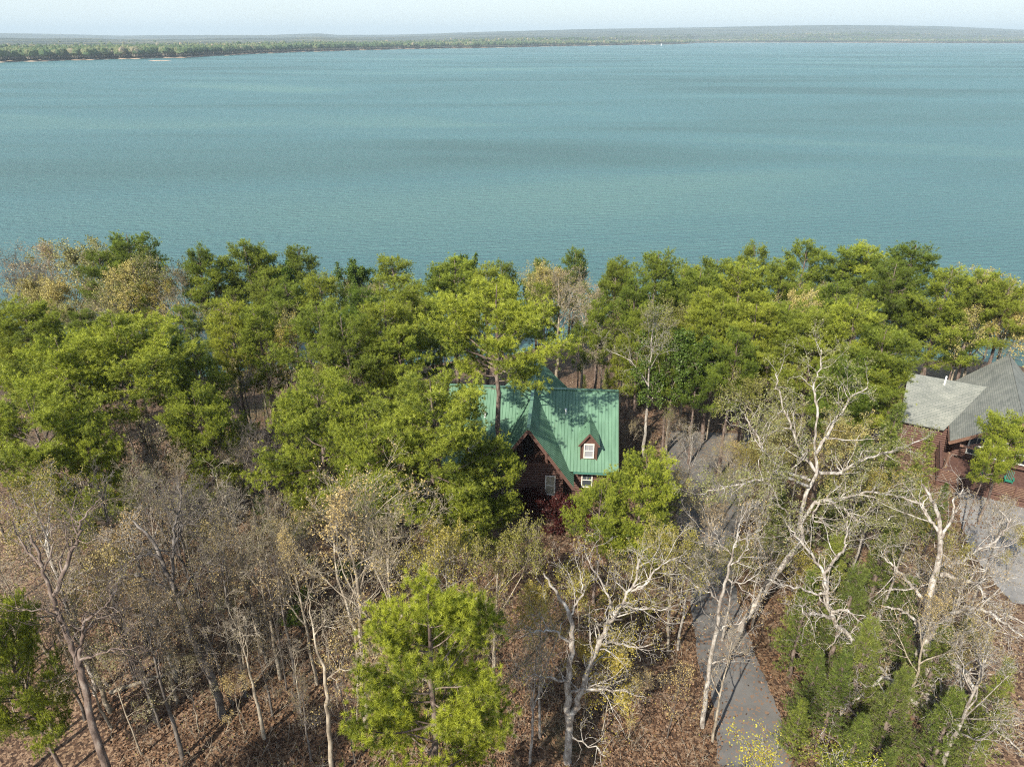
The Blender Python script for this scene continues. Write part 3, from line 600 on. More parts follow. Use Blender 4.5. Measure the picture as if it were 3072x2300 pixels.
# ------------------------------------------------------------------ tree kinds
def unit(v): return v / (np.linalg.norm(v) + 1e-9)
def make_pine(seed, H, cb, R, nm, needle_n=14, nl=.3, nw=.045, tuft=.34, dens=1.0, conical=False, lean=0.0, bark='pine_bark', gaps=.06, clump=7, bfac=.9):
    rng = np.random.default_rng(seed); tr = Acc(); cr = Acc()
    n_ = 14; t = np.linspace(0, 1, n_); wob = np.cumsum(rng.normal(0, .012 * H, (n_, 2)), 0) * .35; wob -= wob[0]
    T = np.stack([wob[:, 0] + lean * t * t * H, wob[:, 1], t * H], 1); r0 = .0125 * H + .03
    tr.tubes([(T, r0 * (1 - t) ** .75 + .025)], 9, M[bark])
    at = lambda z: np.array([np.interp(z, T[:, 2], T[:, i]) for i in range(3)])
    lines = []; twigs = []; bases = []; dirs = []; tint = []
    z = cb * H; az = rng.uniform(0, 6.28)
    for zd in np.arange(cb * H * .5, cb * H, .7):                      # dead stubs
        if rng.random() < .6:
            a_ = rng.uniform(0, 6.28); L = rng.uniform(.4, 1.6); p = at(zd); d = np.array([cos(a_), sin(a_), .1]); lines.append((np.array([p, p + d * L * .5, p + d * L + [0, 0, -.1]]), np.array([.035, .02, .006])))
    lump = rng.uniform(0, 6.28, 6); zc = (cb + .42 * (1 - cb)) * H
    while z < H * .985:
        s = (z - cb * H) / (H * (1 - cb)); z += bfac * (.30 + .1 * rng.random()) / dens * (H / 18) * (1 - .5 * s)
        az += 2.4 + rng.normal(0, .45)
        if rng.random() < gaps * (1 - s): continue
        m_ = 6
        if conical:
            L = R * max(.1, (1 - s) ** .8) * rng.uniform(.62, 1.12); el = radians(10 + 48 * s + rng.normal(0, 8)); z0_ = min(z, H)
        else:                                                        # limb ends lie on a lumpy dome
            re_ = R * (math.sqrt(max(.03, 1 - ((z - zc) / (H - zc + .25)) ** 2)) if z > zc else .72 + .28 * (z - cb * H) / (zc - cb * H + .01))
            re_ *= (1 + .16 * sin(3 * az + lump[0] + z) + .12 * sin(2 * az + lump[1] - z * .8)) * rng.uniform(.72, 1.06)
            rise = re_ * (.12 + .75 * s) * rng.uniform(.7, 1.2); z0_ = z - rise; L = math.hypot(re_, rise); el = math.atan2(rise, re_) - .12
        p = at(max(z0_, .1)); d = np.array([cos(az) * cos(el), sin(az) * cos(el), sin(el)]); pts = [p]
        for i in range(m_ - 1):
            d = unit(d + rng.normal(0, .09, 3) + [0, 0, .05]); pts.append(pts[-1] + d * L / (m_ - 1))
        pts = np.array(pts); rb = .012 + .018 * L * (1 - .5 * s); lines.append((pts, rb * (1 - np.linspace(0, .8, m_))))
        bt = rng.uniform(-.22, .2)
        nsub = max(4, int(L / .27 * dens)); 
        for j in range(nsub + 1):
            u = (.34 if not conical else .15) + (.66 if not conical else .85) * (j + rng.uniform(0, 1)) / (nsub + 1) if j < nsub else 1.0
            f = u * (m_ - 1); i0 = min(int(f), m_ - 2); q0 = pts[i0] + (pts[i0 + 1] - pts[i0]) * (f - i0); bd = unit(pts[i0 + 1] - pts[i0])
            sl = (.35 + .36 * L * (1 - .55 * u)) * rng.uniform(.6, 1.15); sgn = 1 if j % 2 else -1
            sd = unit(bd * .8 + sgn * unit(np.cross(bd, [0, 0, 1.0])) * rng.uniform(.4, 1.1) + [0, 0, rng.normal(.2, .4)])
            if j == nsub: sd = bd; sl = .4
            nc = clump if not conical else 0
            for _ in range(int(nc)):
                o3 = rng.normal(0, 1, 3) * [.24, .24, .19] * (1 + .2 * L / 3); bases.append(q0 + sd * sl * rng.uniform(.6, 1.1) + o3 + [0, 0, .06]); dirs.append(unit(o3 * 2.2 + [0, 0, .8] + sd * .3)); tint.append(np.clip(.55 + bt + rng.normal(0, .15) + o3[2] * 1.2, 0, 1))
            k_ = max(1, int(sl / tuft * .8 + .5)); e0 = q0 + sd * sl; mid = (q0 + e0) / 2 + rng.normal(0, .04, 3)
            twigs.append((np.array([q0, mid, e0]), np.array([.012, .008, .004])))
            for w in range(k_ + 1):
                g = 1 - w / (k_ + .8) * .75; c_ = q0 + sd * sl * g + rng.normal(0, .06, 3) * (w > 0)
                td = unit(sd * .6 + [0, 0, .75] + rng.normal(0, .3, 3)) if w else unit(sd + [0, 0, .5])
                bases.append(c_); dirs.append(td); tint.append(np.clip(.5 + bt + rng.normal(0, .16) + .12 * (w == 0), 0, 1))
    B = len(bases); bases = np.array(bases); dirs = np.array(dirs); tint = np.array(tint)
    b3 = np.repeat(bases, needle_n, 0); dd = np.repeat(dirs, needle_n, 0) * .55 + rng.normal(0, .5, (B * needle_n, 3)); dd /= np.linalg.norm(dd, axis=1, keepdims=True)
    b3 = b3 - np.repeat(dirs, needle_n, 0) * rng.uniform(0, .12, (B * needle_n, 1))
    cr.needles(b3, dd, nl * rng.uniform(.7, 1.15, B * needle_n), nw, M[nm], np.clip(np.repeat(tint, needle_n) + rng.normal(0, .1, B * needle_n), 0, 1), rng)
    tr.tubes(lines, 5, M[bark]); cr.tubes(twigs, 3, M[bark])
    return dict(trunk=tr.build('pine_trunk'), crown=cr.build('pine_crown'), H=float(bases[:, 2].max()) + .15, n=B)

def sub_grow(rng, p, d, L, r, lev, maxlev, gn, up, counts, thick, thin, tips, ratio=.6, spread=(.5, 1.0)):
    n_ = [0, 7, 6, 5, 4, 3][min(lev, 5)]; n_ = max(3, n_)
    pts = [p]; dirs = []
    for i in range(n_ - 1):
        d = unit(d + rng.normal(0, gn * (1 + .25 * lev), 3) + [0, 0, up]); dirs.append(d); pts.append(pts[-1] + d * L / (n_ - 1))
    pts = np.array(pts); rad = r * (1 - np.linspace(0, .78, n_)); (thick if lev <= 1 else thin).append((pts, np.maximum(rad, .0065)))
    if lev >= maxlev: tips.append(pts[-1]); tips.append(pts[-2]) if rng.random() < .6 else None; return
    grow_from(rng, pts, rad, L, lev, maxlev, gn, up, counts, thick, thin, tips, ratio, spread)
def grow_from(rng, pts, rad, L, lev, maxlev, gn, up, counts, thick, thin, tips, ratio, spread, t0=.25):
    k = counts[min(lev, len(counts) - 1)]; n_ = len(pts)
    if isinstance(k, float): k = max(2, int(L * k))
    for j in range(k):
        t = t0 + (1 - t0) * (j + rng.uniform(.1, .9)) / k; f = t * (n_ - 1); i0 = min(int(f), n_ - 2)
        q = pts[i0] + (pts[i0 + 1] - pts[i0]) * (f - i0); bd = unit(pts[i0 + 1] - pts[i0]); s_ = unit(np.cross(bd, rng.normal(size=3)))
        a_ = rng.uniform(*spread); cd = unit(bd * cos(a_) + s_ * sin(a_)); cr_ = np.interp(t, np.linspace(0, 1, n_), rad)
        sub_grow(rng, q, cd, L * ratio * rng.uniform(.6, 1.15) * (1.15 - .5 * t), cr_ * rng.uniform(.45, .68), lev + 1, maxlev, gn, up, counts, thick, thin, tips, ratio, spread)
    tips.append(pts[-1])
def finish(thick, thin, tips, bark, bud, nb, bs, rng, name='bare', spread=.12, budbias=0.5, kt=7):
    tr = Acc(); tr.tubes(thick, kt, M[bark]); cr = Acc()
    big = [l for l in thin if l[1][0] > .03]; small = [l for l in thin if l[1][0] <= .03]
    if big: cr.tubes(big, 5, M[bark])
    if small: cr.tubes(small, 3, M[bark])
    if bud and nb > 0:
        tp = np.array(tips); tt_ = np.clip(rng.normal(.5, .2, len(tp)), 0, 1)
        c_ = np.repeat(tp, nb, 0) + rng.normal(0, spread, (len(tp) * nb, 3)); cr.leaves(c_, bs, M[bud], np.clip(np.repeat(tt_, nb) + rng.normal(0, .12, len(c_)), 0, 1), rng)
    return dict(trunk=tr.build(name + '_trunk'), crown=cr.build(name + '_crown'))
def make_bare(seed, H, fork, R, bark, bud=None, nb=0, bs=.09, limbs=6, counts=(0, 7, 6, 4), gn=.12, up=.06, ang=(.35, .8), maxlev=4, r0=None, leader=True, tilt=.03):
    rng = np.random.default_rng(seed); thick = []; thin = []; tips = []
    n_ = 12; t = np.linspace(0, 1, n_); top = H * (.93 if leader else fork + .1)
    w = np.cumsum(rng.normal(0, tilt * H / 6, (n_, 2)), 0); w -= w[0]; T = np.stack([w[:, 0], w[:, 1], t * top], 1)
    r0 = r0 or .011 * H + .02; rad = r0 * (1 - .85 * t) if leader else r0 * (1 - .35 * t); thick.append((T, rad))
    for j in range(limbs):
        u = (fork + (.9 - fork) * (j + rng.uniform(0, .8)) / limbs) * H if leader else top * rng.uniform(.72, 1.0)
        p = np.array([np.interp(u, T[:, 2], T[:, i]) for i in range(3)]); az = j * 2.4 + rng.uniform(-.5, .5); a_ = rng.uniform(*ang)
        d = np.array([sin(a_) * cos(az), sin(a_) * sin(az), cos(a_)]); L = min((H - u) / max(.35, cos(a_)) * rng.uniform(.75, 1.0), R / max(.3, sin(a_))) * rng.uniform(.8, 1.05)
        rr = np.interp(u, T[:, 2], rad) * rng.uniform(.45, .7)
        sub_grow(rng, p, d, max(L, 1.0), rr, 1, maxlev, gn, up, counts, thick, thin, tips, .55)
    if leader: grow_from(rng, T[7:], rad[7:], H * .3, 1, maxlev, gn, up, counts, thick, thin, tips, .5, (.4, .9))
    r = finish(thick, thin, tips, bark, bud, nb, bs, rng); r['H'] = max(H * .9, float(np.array(tips)[:, 2].max())); r['n'] = len(tips); return r
def put(K, name, label, cat, x, y, H=None, rz=0, w=1.0, group=None, z=None, tilt=(0, 0)):
    s = (H or K['H']) / K['H']
    o = empty(name, (x, y, (gz(x, y) if z is None else z) - .08), rz); o.rotation_euler = (tilt[0], tilt[1], rz); o.scale = (s * w, s * w, s)
    link('trunk', K['trunk'], o); link('crown', K['crown'], o); tag(o, label, cat, group); return o

# ------------------------------------------------------------------ tree templates
import time; _t0 = time.time()
PM_ = dict(needle_n=26, nl=.27, nw=.023)
PINE = [make_pine(101, 18, .42, 3.3, 'needle', **PM_), make_pine(102, 18, .5, 2.9, 'needle', **PM_), make_pine(103, 19, .4, 3.6, 'needle', lean=.04, **PM_),
        make_pine(104, 17, .56, 2.9, 'needle', gaps=.25, **PM_), make_pine(105, 18, .36, 3.1, 'needle', gaps=.2, **PM_)]
PBIG = [make_pine(113, 19, .6, 4.9, 'needle_big', needle_n=22, nl=.27, nw=.03, tuft=.3, dens=1.1, clump=7, gaps=.05), make_pine(112, 18, .24, 5.4, 'needle_big', needle_n=22, nl=.27, nw=.03, tuft=.3, dens=1.05, lean=-.03, clump=7, gaps=.05)]
PNEAR = make_pine(121, 20, .42, 3.6, 'needle_bright', needle_n=48, nl=.26, nw=.02, tuft=.42, dens=1.0, gaps=.1, clump=8)
PYNG = [make_pine(131, 10, .1, 2.3, 'needle_blue', needle_n=16, nl=.2, nw=.022, tuft=.22, dens=1.3, conical=True), make_pine(132, 8, .06, 2.1, 'needle_blue', needle_n=16, nl=.2, nw=.022, tuft=.22, dens=1.3, conical=True)]
PSOFT = [make_pine(141, 15, .2, 2.9, 'needle_blue', conical=True, needle_n=12, nl=.26, nw=.04, tuft=.28)]
VASE = dict(fork=.38, R=3.6, limbs=7, ang=(.25, .6), up=.07)
BARE = {
 'white': [make_bare(201, 14, .35, 3.6, 'white_bark', 'bud_yellow', 2, .10, gn=.2), make_bare(202, 12, .3, 3.2, 'white_bark', 'bud_tan', 1, .08, gn=.2)],
 'tan': [make_bare(211, 17, .38, 3.4, 'tan_bark', 'bud_tan', 1, .11, limbs=8, ang=(.25, .55), counts=(0, 8, 6, 4)), make_bare(212, 15, .4, 3.0, 'tan_bark', 'bud_tan', 1, .1, limbs=7, ang=(.25, .55))],
 'gold': [make_bare(221, 14, .3, 4.4, 'tan_bark', 'bud_gold', 3, .16, limbs=8, counts=(0, 8, 6, 4)), make_bare(222, 12, .28, 4.0, 'tan_bark', 'bud_gold', 3, .15, limbs=7, counts=(0, 8, 6, 4))],
 'yellow': [make_bare(231, 14, .42, 3.0, 'white_bark', 'bud_yellow', 3, .12, limbs=7, ang=(.25, .6)), make_bare(232, 13, .4, 3.2, 'tan_bark', 'bud_yellow', 3, .13, limbs=7)],
 'green': [make_bare(241, 13, .3, 2.6, 'tan_bark', 'leaf_green', 7, .2, limbs=8), make_bare(242, 11, .25, 2.8, 'tan_bark', 'leaf_green', 7, .18, limbs=8)],
 'grey': [make_bare(251, 13, .35, 2.5, 'dark_bark', None, 0, limbs=6, ang=(.3, .7), counts=(0, 5, 5, 4)), make_bare(252, 11, .35, 2.4, 'dark_bark', 'bud_tan', 1, .06, limbs=7), make_bare(253, 12, .4, 2.2, 'tan_bark', None, 0, gn=.17, counts=(0, 5, 5, 4))],
 'thin': [make_bare(261, 8, .35, 1.4, 'tan_bark', 'bud_tan', 2, .09, limbs=6, counts=(0, 5, 4, 3), r0=.05), make_bare(262, 7, .3, 1.5, 'dark_bark', 'bud_tan', 1, .09, limbs=6, counts=(0, 5, 4, 3), r0=.045), make_bare(263, 6, .25, 1.5, 'tan_bark', 'bud_yellow', 4, .11, limbs=6, counts=(0, 5, 4, 3), r0=.04), make_bare(264, 5, .2, 1.5, 'tan_bark', 'leaf_green', 6, .15, limbs=6, counts=(0, 5, 4, 3), r0=.035)],
}
print('templates', round(time.time() - _t0, 1), [k['n'] for k in PINE + PBIG + [PNEAR] + PYNG + PSOFT], {k: [q['n'] for q in v] for k, v in BARE.items()})
K3 = 3072 / 2212
ORD = ['', 'first', 'second', 'third', 'fourth', 'fifth', 'sixth', 'seventh', 'eighth', 'ninth', 'tenth', 'eleventh', 'twelfth', 'thirteenth', 'fourteenth', 'fifteenth', 'sixteenth', 'seventeenth', 'eighteenth', 'nineteenth', 'twentieth']
def ordinal(i, n_):
    if i == 1: return 'leftmost'
    if i == n_: return 'rightmost'
    return ORD[i] + ' from left' if i < len(ORD) else '%dth from left' % i
prng = random.Random(7)
NOUN = {'pine': ('pine_tree', 'pine tree'), 'bare': ('bare_tree', 'bare tree'), 'leaf': ('leafing_tree', 'leafing tree')}
def in_building(x, y, w=1):
    m_ = 1.5 + w
    if -6.5 - m_ < x < 10.5 + m_ * .3 and 53 < y < 65 + m_: return True
    r_ = Vector((x, y, 0)) - fe; u_, v_ = r_.dot(ed), r_.dot(en)
    return -5 - m_ < u_ < 14.5 + m_ and -7 - m_ * .5 < v_ < 11
def row(items, template, group, kind):
    """items: (sx, sy, H, template mesh set, width factor, label or None); labels by rank across the picture"""
    recs = []
    for it in items:
        sx_, sy_, H, K = it[:4]; w = it[4] if len(it) > 4 else 1.0; lab = it[5] if len(it) > 5 else None
        x, y = place_top(sx_ * K3, sy_ * K3, H); lim = float(shore(x)) - 2.5
        if y > lim:
            pt = P(sx_ * K3, sy_ * K3, lim); x, y = pt[0], lim; H = max(6, pt[2] - gz(x, y))
        while in_building(x, y, w):
            y += .8; pt = P(sx_ * K3, sy_ * K3, y); x = pt[0]; H = max(5, pt[2] - gz(x, y))
        if isinstance(K, list): K = prng.choice(K)
        recs.append([x / y, x, y, H, K, w, lab])
    recs.sort(key=lambda r: proj((r[1], r[2], gz(r[1], r[2]) + r[3] * .8))[0])
    un = [r for r in recs if r[6] is None]
    for i, r in enumerate(un): r[6] = template % ordinal(i + 1, len(un))
    for r in recs: put(r[4], NOUN[kind][0], r[6], NOUN[kind][1], r[1], r[2], r[3], prng.uniform(0, 6.28), r[5], group, tilt=(prng.uniform(-.03, .03), prng.uniform(-.03, .03)))
    return recs
B_ = BARE
ALL = []
ALL += row([(262, 497, 17, PINE), (215, 530, 16, PINE), (412, 525, 15, PINE, .7), (455, 543, 18, PINE, 1.25), (530, 507, 19, PINE), (565, 530, 17, PINE, .9), (632, 523, 18, PINE),
     (690, 582, 17, PINE), (850, 545, 18, PINE, 1.1), (940, 575, 17, PINE), (980, 552, 18, PINE, 1.2), (1050, 568, 17, PINE), (1085, 556, 17, PINE), (1165, 548, 17, PINE, .8)],
    'round-topped pine, %s among the shoreline pines on the left half', 'pines along the near lake shore', 'pine')
ALL += row([(1245, 527, 18, PINE, .8), (1330, 556, 17, PINE, .75), (1415, 530, 19, PINE, 1.0), (1375, 590, 17, PINE, .8), (1510, 572, 17, PINE), (1545, 545, 18, PINE, 1.1), (1600, 556, 18, PINE, 1.1), (1640, 520, 19, PINE, .8),
     (1700, 548, 18, PINE), (1745, 506, 20, PINE, .85, 'tall layered pine rising highest above the right shoreline trees'), (1830, 524, 19, PINE, 1.2), (1890, 518, 19, PINE, 1.1), (1985, 516, 20, PINE, 1.2), (1945, 560, 18, PINE), (2060, 572, 18, PINE), (2145, 578, 18, PINE, .9), (2205, 595, 17, PINE)],
    'green pine, %s among the shoreline pines on the right half', 'pines along the near lake shore', 'pine')
ALL += row([(90, 492, 15, B_['tan'], 1.2), (35, 528, 15, B_['grey'], 1.2), (165, 503, 15, B_['gold'], 1.0), (120, 590, 13, B_['gold'], 1.0), (225, 512, 14, B_['gold'], .9), (300, 520, 14, B_['yellow'], 1.0), (10, 570, 14, B_['grey']), (65, 560, 13, B_['grey'])],
    'airy half-leafed tree, %s in the pale clump at the left shoreline', 'pale leafing trees at the left shoreline', 'leaf')
ALL += row([(600, 560, 13, B_['green'], .8), (770, 562, 14, B_['green'], .7), (740, 585, 13, B_['yellow'], .8), (985, 545, 15, B_['green'], .6), (1450, 595, 15, B_['green'], 1.0), (1490, 620, 14, B_['yellow'])],
    'slim yellow-green leafing tree, %s between the shoreline pines', 'yellow green trees between shoreline pines', 'leaf')
ALL += row([(1210, 555, 17, B_['tan'], 1.35, 'big pinkish bare tree filling the shoreline gap above the cabin'), (1180, 570, 16, B_['gold'], .8, 'tan-leafed tree leaning against the big pinkish bare shoreline tree'), (1265, 600, 16, B_['tan'], 1.1, 'bare tan tree right of the big pinkish bare shoreline tree'),
     (2150, 592, 16, B_['gold'], 1.2, 'golden-budded tree above the lodge roof peak'), (2200, 640, 15, B_['gold'], 1.1, 'tan-budded tree at the right edge behind the lodge'), (1790, 600, 15, B_['tan'], 1.1, 'bare pinkish tree amid the dense right hand pines'), (1700, 690, 14, B_['tan'], .9, 'small bare tree low among the right hand pines'), (1425, 640, 17, B_['white'], .9, 'forked pale-trunked tree in the gap right of the cabin')],
    '%s', 'bare and budding trees above the roofs', 'leaf')
ALL += row([(380, 555, 13, B_['tan']), (345, 590, 14, B_['yellow']), (500, 600, 15, B_['green'], .8), (620, 640, 14, B_['gold'], .8), (800, 600, 15, B_['tan'], .8), (900, 640, 14, B_['yellow'], .8), (760, 700, 13, B_['tan'], .8), (540, 690, 13, B_['gold'], .7), (450, 600, 14, B_['yellow'], .9), (190, 590, 15, B_['tan'], 1.1), (270, 560, 15, B_['gold'], .9), (60, 600, 14, B_['gold'], 1.0)],
    'bare or budding tree, %s mixed into the left canopy', 'budding trees in the left canopy', 'leaf')
ALL += row([(1300, 640, 15, PINE, .65), (1395, 655, 15, PINE, .7), (1460, 700, 14, PINE, .7), (1345, 715, 13, PINE, .6), (1255, 690, 13, PINE, .55), (1520, 740, 13, PINE, .7)],
    'slim pine, %s in the gap between the cabin roof and the lake', 'slim pines in the gap above the cabin roof', 'pine')
ALL += row([(1360, 620, 15, B_['tan'], .8), (1500, 640, 15, B_['yellow'], .9), (1560, 700, 13, B_['green'], .8), (1640, 720, 13, B_['tan'], .8), (1740, 620, 15, B_['gold'], .8), (1760, 740, 13, B_['yellow'], .8), (1850, 590, 15, B_['tan'], .8), (2110, 630, 15, B_['gold'], .9), (1470, 700, 14, B_['green'], .9), (1310, 680, 14, B_['tan'], .8), (2180, 600, 15, B_['gold'], 1.1)],
    'bare or budding tree, %s mixed into the right canopy', 'budding trees in the right canopy', 'leaf')
# second and third rows
ALL += row([(60, 648, 17, PINE, 1.2), (20, 640, 17, PINE, 1.1), (240, 678, 19, PBIG, 1.1, 'very broad pine with a dark trunk at the upper left'), (120, 720, 18, PBIG, .9), (350, 700, 16, PINE, .9), (300, 600, 15, PINE, .8), (480, 640, 16, PINE, .9), (410, 745, 15, PINE, .9)],
    'spreading green pine, %s in the upper left forest', 'pines of the upper left forest', 'pine')
ALL += row([(560, 650, 16, PINE, .9), (620, 605, 16, PINE, 1.1), (690, 640, 17, PINE, 1.2), (745, 670, 17, PINE, 1.0), (820, 640, 17, PINE, 1.1), (880, 600, 17, PINE, 1.1), (930, 650, 17, PINE, 1.0), (780, 610, 16, PINE), (860, 700, 15, PINE, .9), (560, 590, 16, PINE)],
    'dense green pine, %s in the forest behind and left of the cabin', 'pines left of and behind the cabin', 'pine')
ALL += row([(1860, 640, 18, PINE, 1.1), (1910, 690, 17, PINE, 1.1), (1650, 640, 17, PINE, 1.0), (1700, 640, 17, PINE, 1.0), (1560, 640, 16, PINE, .9), (1780, 660, 17, PINE, 1.2), (1600, 700, 16, PINE, .8), (1960, 620, 18, PINE, 1.1), (2040, 640, 18, PINE, 1.1), (1890, 740, 15, PINE, 1.2), (1830, 760, 15, PINE), (2090, 690, 16, PINE, .9), (1530, 610, 17, PINE)],
    'tall-trunked pine, %s in the stand between cabin and lodge', 'pines between the cabin and the lodge', 'pine')
ALL += row([(1070, 606, 21, [PBIG[0]], .98, 'tallest broad pine standing before the left half of the green roof'), (660, 800, 16, [PBIG[1]], .9, 'bright yellow-green pine alone left of the cabin'), (915, 800, 17, [PBIG[1]], 1.1, 'large bushy pine screening the cabin left end'), (1000, 1015, 9, [PBIG[1]], 1.1, 'low bushy pine below the large pine screening the cabin'), (1066, 938, 10.5, [PBIG[1]], .8, 'bushy pine right against the cabin front gable'),
     (1385, 965, 12.5, [PBIG[1]], .85, 'bright pine beside the driveway at the cabin right corner'), (1300, 1050, 10.5, [PBIG[0]], .8, 'low bushy pine before the cabin right windows'), (918, 1255, 20, [PNEAR], .88, 'nearest tufted bright pine at the bottom centre'), (790, 905, 14, [PBIG[0]], .9, 'medium pine left of the large bushy pine'),
     (50, 850, 16, [PBIG[0]], 1.05, 'big dark pine crowding the left edge halfway down'), (150, 890, 14, [PBIG[1]], .75, 'dark shaded pine just right of the left edge one'), (430, 815, 14, [PBIG[1]], .8, 'small bright pine below the very broad pine'), (-45, 1240, 15, [PBIG[1]], .5, 'dark needled pine cut by the left edge near the bottom'),
     (2200, 890, 11, [PBIG[0]], .75, 'pine spreading across the lodge deck at the right edge'), (1960, 870, 13, [PSOFT[0]], 1.2, 'soft olive conifer left of the lodge'), (1870, 930, 12, [PSOFT[0]], 1.1, 'dull soft conifer behind the golden budded oak'), (1985, 1000, 8, [PSOFT[0]], 1.0, 'small soft conifer before the lodge deck'), (1935, 905, 12, [PSOFT[0]], 1.1, 'soft conifer hiding the lodge wing wall'), (2010, 930, 9, [PSOFT[0]], 1.2, 'soft conifer at the foot of the lodge valley'), (2045, 1040, 7, [PSOFT[0]], 1.1, 'lowest soft conifer at the court corner'), (2150, 945, 10, [PBIG[0]], .5, 'small pine before the wagon wheel railing')],
    '%s', 'pines around the cabin', 'pine')
ALL += row([(1800, 1140, 11, PYNG, 1.0), (1850, 1210, 10, PYNG, 1.0), (1760, 1230, 9, PYNG, .9), (1830, 1400, 8, PYNG), (1770, 1400, 7, PYNG), (1900, 1330, 9, PYNG), (1960, 1440, 8, PYNG), (1870, 1530, 7, PYNG), (2080, 1480, 8, PYNG), (2130, 1560, 7, PYNG), (1980, 1240, 9, PYNG), (1700, 1060, 8, PYNG, .9), (1800, 1010, 8, PYNG), (2050, 1340, 8, PYNG), (1930, 1600, 6.5, PYNG, 1.1), (1740, 1500, 5, PYNG), (2190, 1420, 8, PYNG), (1930, 1120, 9, PYNG)],
    'young soft green pine, %s in the thicket right of the driveway', 'young pines right of the driveway', 'pine')
# bare trees, mid and near
ALL += row([(600, 690, 14, B_['yellow'], .9), (560, 700, 13, B_['tan'], .9), (730, 790, 12, B_['tan'], .9), (470, 640, 13, B_['tan']), (700, 760, 12, B_['yellow'], .8), (350, 600, 13, B_['tan'], 1), (520, 790, 12, B_['grey'], 1), (250, 600, 13, B_['gold'], .9), (150, 650, 10, B_['gold'], 1.1), (540, 900, 11, B_['grey'], 1.1)],
    'bare-branched tree, %s poking out between the left pines', 'bare trees among the left pines', 'bare')
ALL += row([(715, 1005, 19, [B_['tan'][0]], 1.05, 'tall vase-shaped tan tree at the lower left centre'), (830, 1060, 17, [B_['tan'][1]], .9, 'fine-twigged tan tree beside the vase-shaped one'), (620, 1100, 14, [B_['tan'][0]], .8, 'tan bare tree left of the tall vase-shaped one'),
     (955, 1125, 14, [B_['yellow'][0]], .85, 'yellow-budded tree left of the pair above the tufted pine'), (1055, 1125, 14, [B_['yellow'][1]], .8, 'yellow-budded tree right of the pair above the tufted pine'),
     (350, 1020, 15, [B_['grey'][1]], 1.1, 'grey twiggy tree below the broad dark-trunked pine'), (480, 1010, 15, [B_['grey'][2]], 1.1, 'straight grey bare tree left of centre'), (530, 1090, 14, [B_['tan'][1]], .9, 'pale bare tree with upright twigs left of centre'), (440, 1120, 14, [B_['grey'][1]], .9, 'twiggy bare tree behind the forked trunks'), (30, 1020, 17, [B_['white'][0]], .9, 'white-limbed bare tree at the left edge'),
     (190, 1010, 15, [B_['grey'][0]], 1.1, 'dark bare tree in the left thicket'), (270, 1090, 14, [B_['white'][1]], .9, 'pale crooked bare tree in the left thicket'), (100, 1150, 14, [B_['grey'][2]], 1.0, 'slim grey tree near the left edge'), (230, 1230, 12, [B_['grey'][0]], 1.1, 'dark twiggy tree low in the left thicket'), (570, 1130, 13, [B_['grey'][0]], .8, 'dark slender bare tree left of the vase-shaped one'),
     (1500, 905, 10, [B_['white'][1]], .9, 'bare whitish tree in front of the parking pad'), (1620, 960, 9, [B_['yellow'][0]], .9, 'small golden budded tree beyond the boulder'), (1440, 985, 8, [B_['grey'][1]], .9, 'small bare tree beside the bright corner pine'), (1665, 800, 13, [B_['yellow'][1]], 1.0, 'yellow-budded tree behind the parking pad'), (1930, 780, 13, [B_['tan'][1]], .8, 'thin bare tree poking above the soft conifers'),
     (1365, 900, 7, [B_['tan'][1]], .9, 'little bare tree at the cabin right wall'), (2080, 1130, 12, [B_['white'][0]], .8, 'white bare tree before the concrete court'), (2190, 1060, 12, [B_['white'][1]], .9, 'white twiggy tree at the right edge before the court'), (2160, 1330, 13, [B_['white'][1]], 1.0, 'pale bare tree at the lower right edge'),
     (1175, 1260, 12, [B_['yellow'][0]], .6, 'yellow-budded tree left of the double-trunked oak'), (1480, 1130, 11, [B_['yellow'][1]], .8, 'yellow-budded tree behind the double-trunked oak'), (1150, 1340, 11, [B_['white'][1]], .7, 'white crooked tree between tufted pine and double-trunked oak'),
     (1980, 1070, 12, [B_['white'][0]], .9, 'white-limbed tree between the two big oaks'), (2110, 1170, 12, [B_['white'][1]], 1.0, 'pale twiggy tree right behind the gnarled oak'), (2060, 1260, 11, [B_['tan'][1]], .9, 'tan twiggy tree at the gnarled oak trunk'), (1900, 1010, 11, [B_['yellow'][0]], 1.0, 'golden tree under the leaning oak right limbs'),
     (1560, 1000, 9, [B_['white'][0]], .7, 'slim white tree leaning over the driveway bend'), (1690, 880, 11, [B_['gold'][1]], .9, 'golden-leafed tree left below the leaning oak crown'), (1830, 900, 12, [B_['gold'][0]], .9, 'golden-leafed tree under the leaning oak crown'), (1590, 1330, 10, [B_['grey'][2]], .8, 'bare grey tree on the driveway left verge'),
     (1475, 1010, 9, [B_['white'][0]], .9, 'twiggy pale tree over the upper driveway beside the bright corner pine'), (1540, 1060, 9, [B_['tan'][1]], 1.0, 'tan twiggy tree across the driveway bend'), (1500, 1150, 10, [B_['white'][1]], .9, 'pale bare tree on the driveway left edge below the bend'), (1600, 1160, 9, [B_['yellow'][0]], .9, 'yellow-budded small tree hanging over the driveway middle'), (1590, 930, 9, [B_['tan'][0]], 1.0, 'fine-twigged tree on the near edge of the parking pad')],
    '%s', 'bare trees of the foreground wood', 'bare')

